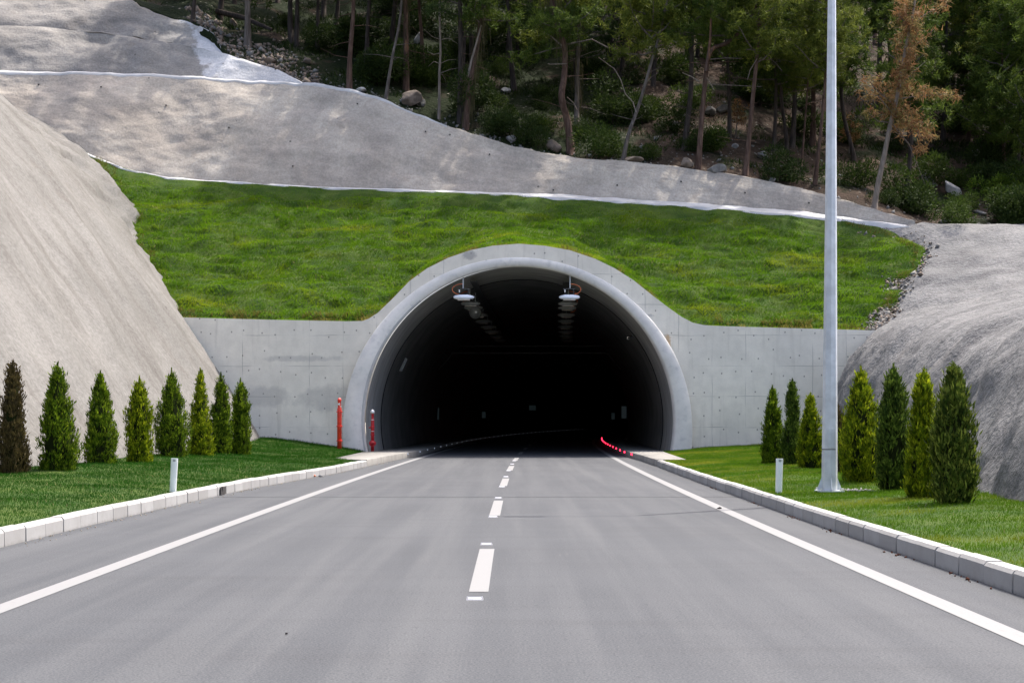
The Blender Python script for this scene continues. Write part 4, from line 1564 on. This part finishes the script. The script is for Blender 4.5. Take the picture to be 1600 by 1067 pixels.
tree([(727, 201), (731, 150), (740, 100), (749, 62), (753, 0)], 9, 'bark_red', 'pine_green', 'leaning trunk thickly hung with vines, pale strip on it',
     vines=(.3, 8, .2, 380), extra=(([(731, 120), (738, 90), (746, 62), (752, 40)], 4, 'bark_pale'),))
tree([(804, 142), (798, 90), (794, 36), (793, 0)], 8, 'bark_dark', 'pine_green', 'dark trunk with a pale streak deep behind the hanging vines')
tree([(893, 242), (890, 210), (885, 180), (877, 158), (878, 140), (882, 122), (884, 80), (877, 55), (868, 30), (862, 0)], 12, 'bark_red', 'pine_green',
     'thick twisted reddish trunk with a bend near its foot', vines=(5.5, 9.5, .25, 260),
     extra=(([(878, 72), (862, 58), (848, 49)], 2.5, 'bark_pale'), ([(884, 70), (905, 66), (925, 62), (950, 75)], 3, 'bark_grey'),
            ([(886, 100), (860, 101), (856, 100)], 1.6, 'bark_pale'), ([(886, 152), (896, 161), (902, 172)], 1.6, 'bark_pale')))
tree([(901, 206), (902, 120), (904, 60), (906, 0)], 7, 'bark_grey', 'pine_olive', 'upright trunk curtained with long pale vines behind the twisted one',
     vines=(.3, 9.5, .2, 330))
tree([(973, 251), (980, 215), (990, 188), (1000, 160), (1007, 137), (1019, 93), (1031, 54), (1043, 0)], 6.5, 'bark_grey', 'pine_olive',
     'grey trunk leaning right with a bleached bare branch', top=11, cheight=5.2,
     extra=(([(994, 176), (989, 160), (977, 147), (970, 125), (960, 108), (935, 90)], 2, 'bark_pale'), ([(1032, 57), (1050, 64), (1070, 74)], 2, 'bark_pale')))
tree([(1070, 235), (1074, 190), (1080, 150), (1081, 60), (1082, 0)], 9, 'bark_dark', 'pine_green', 'black trunk leaning a little just left of a forked pine', cheight=5)
tree([(1092, 263), (1093, 230), (1096, 190), (1103, 114), (1107, 85), (1115, 74), (1128, 71), (1142, 66)], 9, 'bark_red', 'pine_green',
     'forked red-grey pine whose limb bends sharply right', low=True, cheight=6.2,
     extra=(([(1103, 112), (1110, 60), (1112, 0)], 5, 'bark_red'), ([(1110, 93), (1135, 91), (1160, 92)], 2, 'bark_grey'), ([(1093, 128), (1080, 120), (1066, 114)], 2, 'bark_pale'),
            ([(1104, 122), (1112, 134), (1116, 142)], 2, 'bark_pale'), ([(1112, 132), (1150, 134), (1190, 136)], 1.6, 'bark_grey')))
tree([(1165, 275), (1170, 220), (1175, 163), (1183, 90), (1186, 40), (1189, 0)], 8, 'bark_red', 'pine_olive', 'straight red-brown pine between the forked pine and the lamp post',
     low=True, cheight=5.4, extra=(([(1184, 62), (1164, 52), (1197, 33), (1212, 15), (1221, -4)], 6, 'bark_red'),
                                  ([(1187, 80), (1200, 90), (1213, 100), (1222, 112)], 2, 'bark_dark'), ([(1183, 92), (1172, 110), (1168, 125)], 1.6, 'bark_pale')))
tree([(1252, 270), (1257, 200), (1260, 163), (1263, 120), (1266, 60)], 3.5, 'bark_red', 'pine_olive', 'very thin sapling a little left of the lamp post', low=True, top=9, scale=.7, cheight=4.2)
tree([(1274, 288), (1279, 240), (1284, 190), (1290, 120), (1294, 60), (1296, 0)], 6, 'bark_red', 'pine_olive', 'slim trunk rising directly beside the lamp post', low=True, top=10, cheight=5.0)
tree([(1210, 237), (1212, 180), (1213, 122)], 6, 'bark_dark', 'pine_green', 'dim dark trunk behind the thin sapling', low=True, cheight=3.4)
tree([(1232, 234), (1228, 205), (1223, 177)], 6, 'bark_dark', 'pine_dark', 'dim dark trunk leaning left behind the thin sapling', low=True, cheight=4)
tree([(1141, 217), (1140, 150), (1136, 90)], 6, 'bark_dark', 'pine_green', 'dim dark trunk behind the forked pine limb', low=True, cheight=4)
tree([(1338, 250), (1331, 230), (1323, 205), (1316, 170)], 7, 'bark_dark', 'pine_green', 'dark trunk leaning left between lamp post and orange tree', low=True, cheight=3.8)
tree([(1416, 311), (1419, 275), (1423, 242), (1424, 200)], 8, 'bark_dark', 'pine_green', 'dark trunk just right of the orange tree foot', low=True, cheight=3.6)
tree([(1376, 170), (1373, 120), (1375, 70)], 9, 'bark_dark', 'pine_green', 'black upright trunk seen behind the orange leaves', low=True, cheight=5)
tree([(1517, 160), (1518, 120), (1521, 80)], 7, 'bark_dark', 'pine_dark', 'dark trunk in the upper right, left of a pale thin one', low=True, cheight=4)
tree([(1540, 165), (1546, 120), (1550, 60)], 6, 'bark_dark', 'pine_dark', 'dark leaning trunk in the upper right corner', cheight=6)
tree([(1560, 170), (1557, 131), (1554, 56), (1552, 0)], 4, 'bark_pale', 'pine_olive', 'thin pale trunk with hanging strands in the upper right', vines=(2, 8, .2, 120), cheight=7)
tree([(1607, 190), (1599, 159), (1584, 103), (1575, 56), (1577, 0)], 4.5, 'bark_pale', 'pine_green', 'pale slender trunk bending at the right picture edge', cheight=8,
     extra=(([(1580, 85), (1560, 60), (1530, 40), (1515, 20), (1500, -4)], 1.6, 'bark_grey'),))
tree([(1590, 230), (1590, 150), (1592, 60)], 11, 'bark_dark', 'pine_dark', 'thick black trunk at the right picture edge', low=True, cheight=5)
tree([(300, 34), (304, 0)], 6, 'bark_dark', 'pine_dark', 'dim trunk at the upper left, behind the fallen log', top=10)
tree([(345, 22), (346, 0)], 6, 'bark_dark', 'pine_green', 'dim trunk at the upper left, right above the fallen log', top=10)
tree([(524, 52), (529, 0)], 7, 'bark_dark', 'pine_dark', 'dim trunk left of the scarred reddish one', top=11)
tree([(496, 80), (497, 0)], 6, 'bark_dark', 'pine_dark', 'dim trunk midway between rubble trunk and scarred trunk', top=11)
# the forest deeper in: same few kinds again, told apart by nothing in the photograph
rr = random.Random(77)
for k in range(122):
    x = rr.uniform(230, 1720) if k < 96 else rr.uniform(1650, 1960)
    t_ = rr.uniform(6, 40) if k < 70 else rr.uniform(12, 60)
    p = forest_pt(x, t_)
    yb = 655 - (p[2] - H) / p[1] * F
    right = x > 1000
    low = (rr.random() < (.85 if right else .4))
    s = tree([(x, yb), (x + rr.uniform(-8, 8), yb - 70), (x + rr.uniform(-12, 12), yb - 150)], rr.uniform(6, 9) * 75 / p[1], rr.choice(['bark_dark', 'bark_dark', 'bark_red']),
             rr.choice(['pine_green', 'pine_olive', 'pine_green'] if right else ['pine_green', 'pine_dark', 'pine_dark']),
             'pine among many alike deep in the dim forest', low=low, cheight=rr.uniform(1.2, 3.6) if low else rr.uniform(3.6, 6), scale=1.15, seed=k * 13,
             top=10.5, group='pines deep in the forest')

# the dead orange tree
b = ground_px(1366, 326)
t = tag(empty('dead_tree', tuple(b)), 'slim dead pine with rusty orange needles at the end of the crest', 'tree')
tr = [(1366, 328), (1368, 310), (1372, 287), (1381, 246), (1391, 195), (1400, 160), (1409, 112), (1415, 75), (1424, 35), (1430, 0), (1434, -30)]
P = [Vector(at(x, y, b[1]) - b) for x, y in tr]
m = MB()
m.tube(P, list(np.linspace(.15, .04, len(P))), 9)
m.build('trunk', M['bark_pale'], t, True)
m = MB()
r = np.random.default_rng(5)
brs = [((1395, 178), (1372, 150), (1345, 146)), ((1398, 165), (1370, 142), (1352, 118)), ((1402, 155), (1440, 150), (1490, 148)), ((1396, 180), (1430, 200), (1452, 228)),
       ((1411, 100), (1388, 85), (1375, 74)), ((1415, 80), (1445, 60), (1460, 45)), ((1424, 40), (1450, 20), (1482, 8)), ((1405, 135), (1430, 110), (1448, 95)),
       ((1422, 45), (1405, 25), (1398, 15)), ((1390, 200), (1410, 215), (1432, 240)), ((1391, 192), (1372, 190), (1358, 178)), ((1391, 190), (1420, 225), (1446, 290))]
for br in brs:
    m.tube([Vector(at(x, y, b[1] + (i * .25 * (-1 if br[2][0] < br[0][0] else 1))) - b) for i, (x, y) in enumerate(br)], [.03, .02, .008], 5)
m.build('limbs', M['bark_grey'], t)
C1, C2 = [], []
for cx, cy, rx, ry, n in ((1418, 15, 30, 26, 46), (1425, 45, 28, 22, 46), (1470, 8, 14, 12, 10), (1420, 75, 25, 22, 40), (1412, 105, 20, 22, 40), (1408, 130, 20, 18, 30),
                          (1370, 128, 22, 9, 14), (1360, 148, 20, 10, 14), (1392, 150, 22, 14, 26), (1440, 145, 26, 9, 22), (1475, 148, 22, 7, 14), (1400, 172, 28, 14, 34),
                          (1425, 188, 26, 16, 34), (1442, 212, 18, 14, 24), (1442, 232, 11, 8, 10), (1400, 200, 20, 10, 12), (1362, 176, 14, 7, 7)):
    for _ in range(n):
        q = at(cx + r.normal(0, rx * .5), cy + r.normal(0, ry * .5), b[1] + r.normal(0, .45)) - b
        (C1 if r.random() < .6 else C2).append(q)
for C, mt, nm in ((C1, 'dead_orange', 'crown'), (C2, 'dead_ochre', 'crown')):
    V, Fc = needle_clumps(np.array(C), 31 + len(C), per=11, L=.3, W=.03, up=-.5)
    link(nm, npmesh(nm, V, Fc), M[mt], t)
# two more small rusty sprays in the forest
for x, y, lab in ((1150, 190, 'small rusty dead sapling left of the straight red-brown pine'), (1328, 215, 'small rusty spray right of the lamp post')):
    b = ground_px(x, y + 25)
    t = tag(empty('dead_sapling', tuple(b)), lab, 'tree')
    m = MB(); m.tube([(0, 0, -.1), (.1, 0, .8), (.15, 0, 1.9)], [.04, .03, .01], 6); m.build('trunk', M['bark_grey'], t)
    V, Fc = needle_clumps(np.array([(.15 + r.normal(0, .25), r.normal(0, .25), r.uniform(.8, 2.1)) for _ in range(22)]), 77, per=18, L=.25, W=.022, up=-.4)
    link('crown', npmesh('crown', V, Fc), M['dead_orange'], t)


# bushes
def bush_mesh(seed, n=2600):
    r = np.random.default_rng(seed)
    lob = r.normal(0, .33, (7, 3)) * np.array((1, 1, .5)) + np.array((0, 0, .45))
    i = r.integers(0, 7, n)
    d = unit(r.normal(0, 1, (n, 3)))
    P = lob[i] + d * (r.uniform(.2, .42, n) ** 1)[:, None]
    P[:, 2] = np.abs(P[:, 2])
    dr = unit(d + r.normal(0, .5, (n, 3)) + np.array((0, 0, .4)))
    wd = unit(np.cross(dr, r.normal(0, 1, (n, 3))))
    V, Fc = leaves(P, dr, wd, r.uniform(.07, .15, n), r.uniform(.025, .055, n))
    return npmesh('foliage', V, Fc)


BUSH = [bush_mesh(300 + k) for k in range(4)]


def bush(x, y, w, mt, label, group='bushes of the forest floor', k=0, D=None):
    p = ground_px(x, y)
    t = tag(empty('bush', (p[0], p[1], p[2] - .05), rz=k * 1.7), label, 'bush', group)
    s = w / F * p[1] / 1.35
    o = link('foliage', with_mat(BUSH[k % 4], M[mt]), None, t)
    o.scale = (s, s, s * (.85 + .1 * (k % 3)))
    m = MB(); m.tube([(0, 0, -.1), (0, .02, .35 * s)], [.04, .015], 6); m.build('stem', M['bark_dark'], t)


bush(1487, 352, 62, 'bush_mid', 'rounded green bush standing at the edge of the right slope', k=1)
bush(1590, 358, 56, 'bush_dark', 'dark bush at the right picture edge above the slope', k=2)
bush(1572, 314, 60, 'bush_bright', 'bright green leafy bush on the right, above the slope edge', k=3)
bush(1600, 300, 60, 'bush_bright', 'bright green leafy bush cut by the right picture edge', k=0)
bush(1430, 335, 70, 'bush_dark', 'low dark bush right of the orange tree foot', k=1)
bush(1395, 325, 40, 'bush_dark', 'small dark bush tight beside the orange tree foot', k=3)
bush(780, 212, 60, 'bush_dark', 'dark bush at the crest right of the hanging vines', k=0)
bush(830, 228, 50, 'bush_dark', 'dark bush at the crest left of the twisted trunk', k=2)
bush(940, 246, 70, 'bush_mid', 'green bush between the twisted and the leaning trunk', k=1)
bush(1020, 252, 40, 'bush_mid', 'small olive bush right of the leaning grey trunk', k=3)
bush(1225, 285, 60, 'bush_dark', 'dark low bush at the crest left of the lamp post', k=2)
rr = random.Random(5)
for k in range(110):
    x = rr.uniform(240, 1640)
    t_ = abs(rr.gauss(0, 11)) + 1.8
    if x < 520 and t_ < 6: continue
    if 1060 < x < 1500 and t_ < 9 and rr.random() < .72: continue
    p = forest_pt(x, t_)
    y = 655 - (p[2] - H) / p[1] * F
    mt = rr.choice(['bush_dark', 'bush_dark', 'bush_mid'] if x < 1100 else ['bush_mid', 'bush_dark', 'bush_mid'])
    bush(x, y, rr.uniform(30, 78), mt, 'leafy bush among many alike in the shaded undergrowth', 'undergrowth bushes in the forest', k)


# low plants covering the forest floor
GG = FOREST_G[:, 3:45]
blades('ground_cover', GG, 90000, .22, .03, M['bush_dark'], 55, lean_amp=.5, jit=.6, clump=.7,
       keep=lambda P: (fbm(P * .35, 99, 3) > np.where((P[:, 0] > 8) & (P[:, 1] < 78), .35, -.05)) & (np.abs(P[:, 0]) < .39 * P[:, 1]) & ((P[:, 0] > -14) | (P[:, 1] > 84)))

# ------------------------------------------------------------------ rocks, rubble, log
def rock_mesh(seed):
    import bmesh
    bm = bmesh.new()
    bmesh.ops.create_icosphere(bm, subdivisions=3, radius=.5)
    P = np.array([v.co[:] for v in bm.verts])
    r = np.random.default_rng(seed)
    for _ in range(9):                      # flat broken faces
        n = unit(r.normal(0, 1, 3))
        d = P @ n - r.uniform(.24, .38)
        P = P - np.outer(np.clip(d, 0, None), n)
    P = P + fbm(P * 5, seed, 3)[:, None] * .025 * unit(P)
    for v, q in zip(bm.verts, P):
        v.co = q
    me = bpy.data.meshes.new('rock')
    bm.to_mesh(me)
    bm.free()
    return me


ROCK = [rock_mesh(400 + k) for k in range(5)]
rocks = [(640, 165, 42, 26, 'rock_tan', 'long tan boulder under the vine-wrapped trunk'), (657, 166, 16, 14, 'rock_grey', 'small grey rock at the right end of the tan boulder'),
         (566, 146, 22, 8, 'rock_white', 'pale flat rock at the crest near the leaning sapling'), (866, 238, 27, 22, 'rock_tan', 'pinkish rock left of the twisted trunk foot'),
         (799, 222, 23, 10, 'rock_grey', 'grey flat rock at the crest below the dark bush'), (923, 247, 8, 7, 'rock_white', 'tiny white rock right of the twisted trunk foot'),
         (992, 254, 32, 12, 'rock_tan', 'pale low rock right of the leaning grey trunk'), (1072, 263, 24, 16, 'rock_tan', 'pale pinkish rock at the crest left of the forked pine'),
         (1121, 272, 34, 18, 'rock_grey', 'grey domed rock between forked and straight pine'), (1208, 286, 16, 10, 'rock_grey', 'small grey rock at the crest right of the straight pine'),
         (1486, 308, 42, 38, 'rock_white', 'large white split boulder right of the orange tree'), (1449, 288, 14, 14, 'rock_white', 'small white rock up left of the split boulder'),
         (1478, 350, 26, 9, 'rock_grey', 'flat grey rock beside the rounded green bush'), (1530, 336, 26, 9, 'rock_grey', 'flat pale rock right of the rounded green bush'),
         (1580, 326, 26, 7, 'rock_grey', 'flat grey rock under the bright green bushes'), (1195, 250, 20, 14, 'rock_grey', 'grey rock in the brown litter right of the straight pine'),
         (1150, 232, 12, 10, 'rock_white', 'small white rock by the rusty sapling'), (1110, 180, 22, 14, 'rock_grey', 'grey rock high behind the forked pine'), (1130, 176, 24, 14, 'rock_grey', 'second grey rock high behind the forked pine'),
         (1055, 205, 24, 18, 'rock_grey', 'shaded grey rock left of the black leaning trunk'), (653, 68, 13, 20, 'rock_white', 'white upright rock high between vine trunk and pale sapling'),
         (790, 145, 18, 9, 'rock_white', 'white rock deep behind the hanging vines'), (1585, 248, 20, 12, 'rock_white', 'pale rock deep at the right picture edge'),
         (1535, 250, 10, 8, 'rock_grey', 'small rock deep in the dark right of the split boulder'), (1067, 162, 14, 8, 'rock_white', 'pale sunlit rock left of the forked pine trunk'),
         (365, 42, 14, 14, 'rock_tan', 'pinkish rock on the rubble left of the trunk'), (422, 101, 24, 12, 'rock_tan', 'tan rock low in the rubble right of the trunk'),
         (480, 100, 16, 9, 'rock_tan', 'tan rock at the right end of the rubble'), (330, 38, 10, 7, 'rock_grey', 'small grey rock at the top of the rubble')]
for i, (x, y, w, h, mt, lab) in enumerate(rocks):
    p = ground_px(x, y)
    s = p[1] / F
    o = link('rock', with_mat(ROCK[i % 5], M[mt]))
    o.location = (p[0], p[1], p[2] + h * s * .32)
    o.scale = (w * s, max(w, h) * s * .9, h * s * 1.25) if 'split' not in lab else (1.5, .8, .75)
    o.rotation_euler = (.1 * math.sin(i * 3), (.75 if 'split' in lab else .15 * math.cos(i * 5)), i * .6 if 'split' not in lab else .2)
    tag(o, lab, 'rock', 'rocks of the forest edge')
# rubble beside the upper tiers
pts = []
for _ in range(900):
    x = RNG.uniform(290, 500)
    t_ = abs(RNG.normal(0, 2.2)) + .1
    p = forest_pt(x, t_)
    pts.append((p + np.array((0, 0, .03)), float(np.clip(RNG.lognormal(-2.5, .55), .03, .3))))
tag(rubble_mesh('rubble', pts[:620], M['rock_tan'], 12), kind='stuff')
pts2 = []
for _ in range(700):
    x = RNG.uniform(500, 1560)
    t_ = abs(RNG.normal(0, 5 if x > 1050 else 1.5)) + .1
    p = forest_pt(x, t_)
    pts2.append((p + np.array((0, 0, .01)), float(np.clip(RNG.lognormal(-2.9, .5), .02, .2))))
tag(rubble_mesh('rubble', pts[620:] + pts2, M['rock_grey'], 13), kind='stuff')
a, b = ground_px(338, 26), ground_px(425, 50)
m = MB()
m.tube([tuple(a + np.array((0, 0, .3))), tuple((a + b) / 2 + np.array((0, 0, .35))), tuple(b + np.array((0, 0, .1)))], [.17, .15, .1], 9)
tag(m.build('fallen_log', M['bark_dark'], None, True), 'dark fallen log lying across the top of the rubble', 'log')

# gravel between turf and right slope
pts = []
for _ in range(2600):
    D = RNG.uniform(58.7, 67.3)
    xe = ev(D, [(58.5, 14.55), (60.3, 15.6), (63.1, 17.35), (64.6, 17.85), (65.5, 17.4), (66.2, 16.5), (67.1, 14.5)])
    X = xe + RNG.normal(.15, .22 + .03 * (D - 58))
    zg = max(np.interp(D, [58.8, 67.0], [5.15, 10.55]), 0)
    i = np.argmin(np.abs(RIGHT_G[:, 0, 1] - D))
    zr = np.interp(X, RIGHT_G[i, :, 0], RIGHT_G[i, :, 2])
    z = max(zr, zg) if X < xe + .5 else zr
    pts.append((np.array((X, D, z + .02)), float(np.clip(RNG.lognormal(-3.0, .5), .02, .16))))
tag(rubble_mesh('edge_gravel', pts[:1500], M['rock_grey'], 14), kind='stuff')
tag(rubble_mesh('edge_gravel', pts[1500:], M['rock_tan'], 15), kind='stuff')

# weep pipes in the sprayed concrete of the lower tier
for k, (u, v_) in enumerate(list(zip(np.linspace(.14, .93, 26), [.85, .6, .8, .3, .7, .9, .5, .82, .2, .75, .88, .45, .8, .25, .7, .5, .2, .75, .4, .3, .6, .3, .5, .25, .5, .3]))[::2]):
    i = int(u * (NX - 1))
    j = int(v_ * 69)
    p = TIER1[i, j]
    if TIER1[i, -1, 2] - TIER1[i, 0, 2] < 1.2: continue
    m = MB()
    m.tube([(0, .15, .05), (0, -.1, -.02)], .036, 8)
    o = m.build('weep_pipe', M['rubber_dark'])
    o.location = p
    tag(o, 'small dark weep pipe in the lower sprayed concrete tier', 'weep pipe', 'weep pipes in the lower tier')

# ------------------------------------------------------------------ light, sky, camera
S_DIR = Vector((.36, .3, 1.0)).normalized()
sun = bpy.data.lights.new('sun', 'SUN')
sun.energy = 2.0
sun.angle = math.radians(.55)
sun.color = (1.0, .94, .86)
so = bpy.data.objects.new('sun', sun)
COL.objects.link(so)
so.rotation_euler = S_DIR.to_track_quat('Z', 'Y').to_euler()
W = bpy.data.worlds.new('World')
S.world = W
W.use_nodes = True
nt = W.node_tree
bg = nt.nodes['Background']
sky = nt.nodes.new('ShaderNodeTexSky')
sky.sky_type = 'NISHITA'
sky.sun_disc = False
sky.sun_elevation = math.asin(S_DIR.z)
sky.sun_rotation = math.atan2(S_DIR.x, S_DIR.y)
sky.air_density = .7
sky.dust_density = 5.0
sky.ozone_density = .3
nt.links.new(sky.outputs[0], bg.inputs['Color'])
bg.inputs['Strength'].default_value = .15

cam = bpy.data.cameras.new('camera')
cam.sensor_width = 36
cam.lens = F / 1600 * 36
cam.shift_y = (655 - 533.5) / 1600
cam.clip_start = .1
cam.clip_end = 3000
co = bpy.data.objects.new('camera', cam)
COL.objects.link(co)
co.location = (0, 0, H)
co.rotation_euler = (PI / 2, 0, 0)
S.camera = co
S.view_settings.view_transform = 'Standard'
S.view_settings.look = 'None'
S.view_settings.exposure = 1.75
S.view_settings.gamma = 1
S.cycles.max_bounces = 6
S.cycles.diffuse_bounces = 4
S.cycles.use_denoising = True
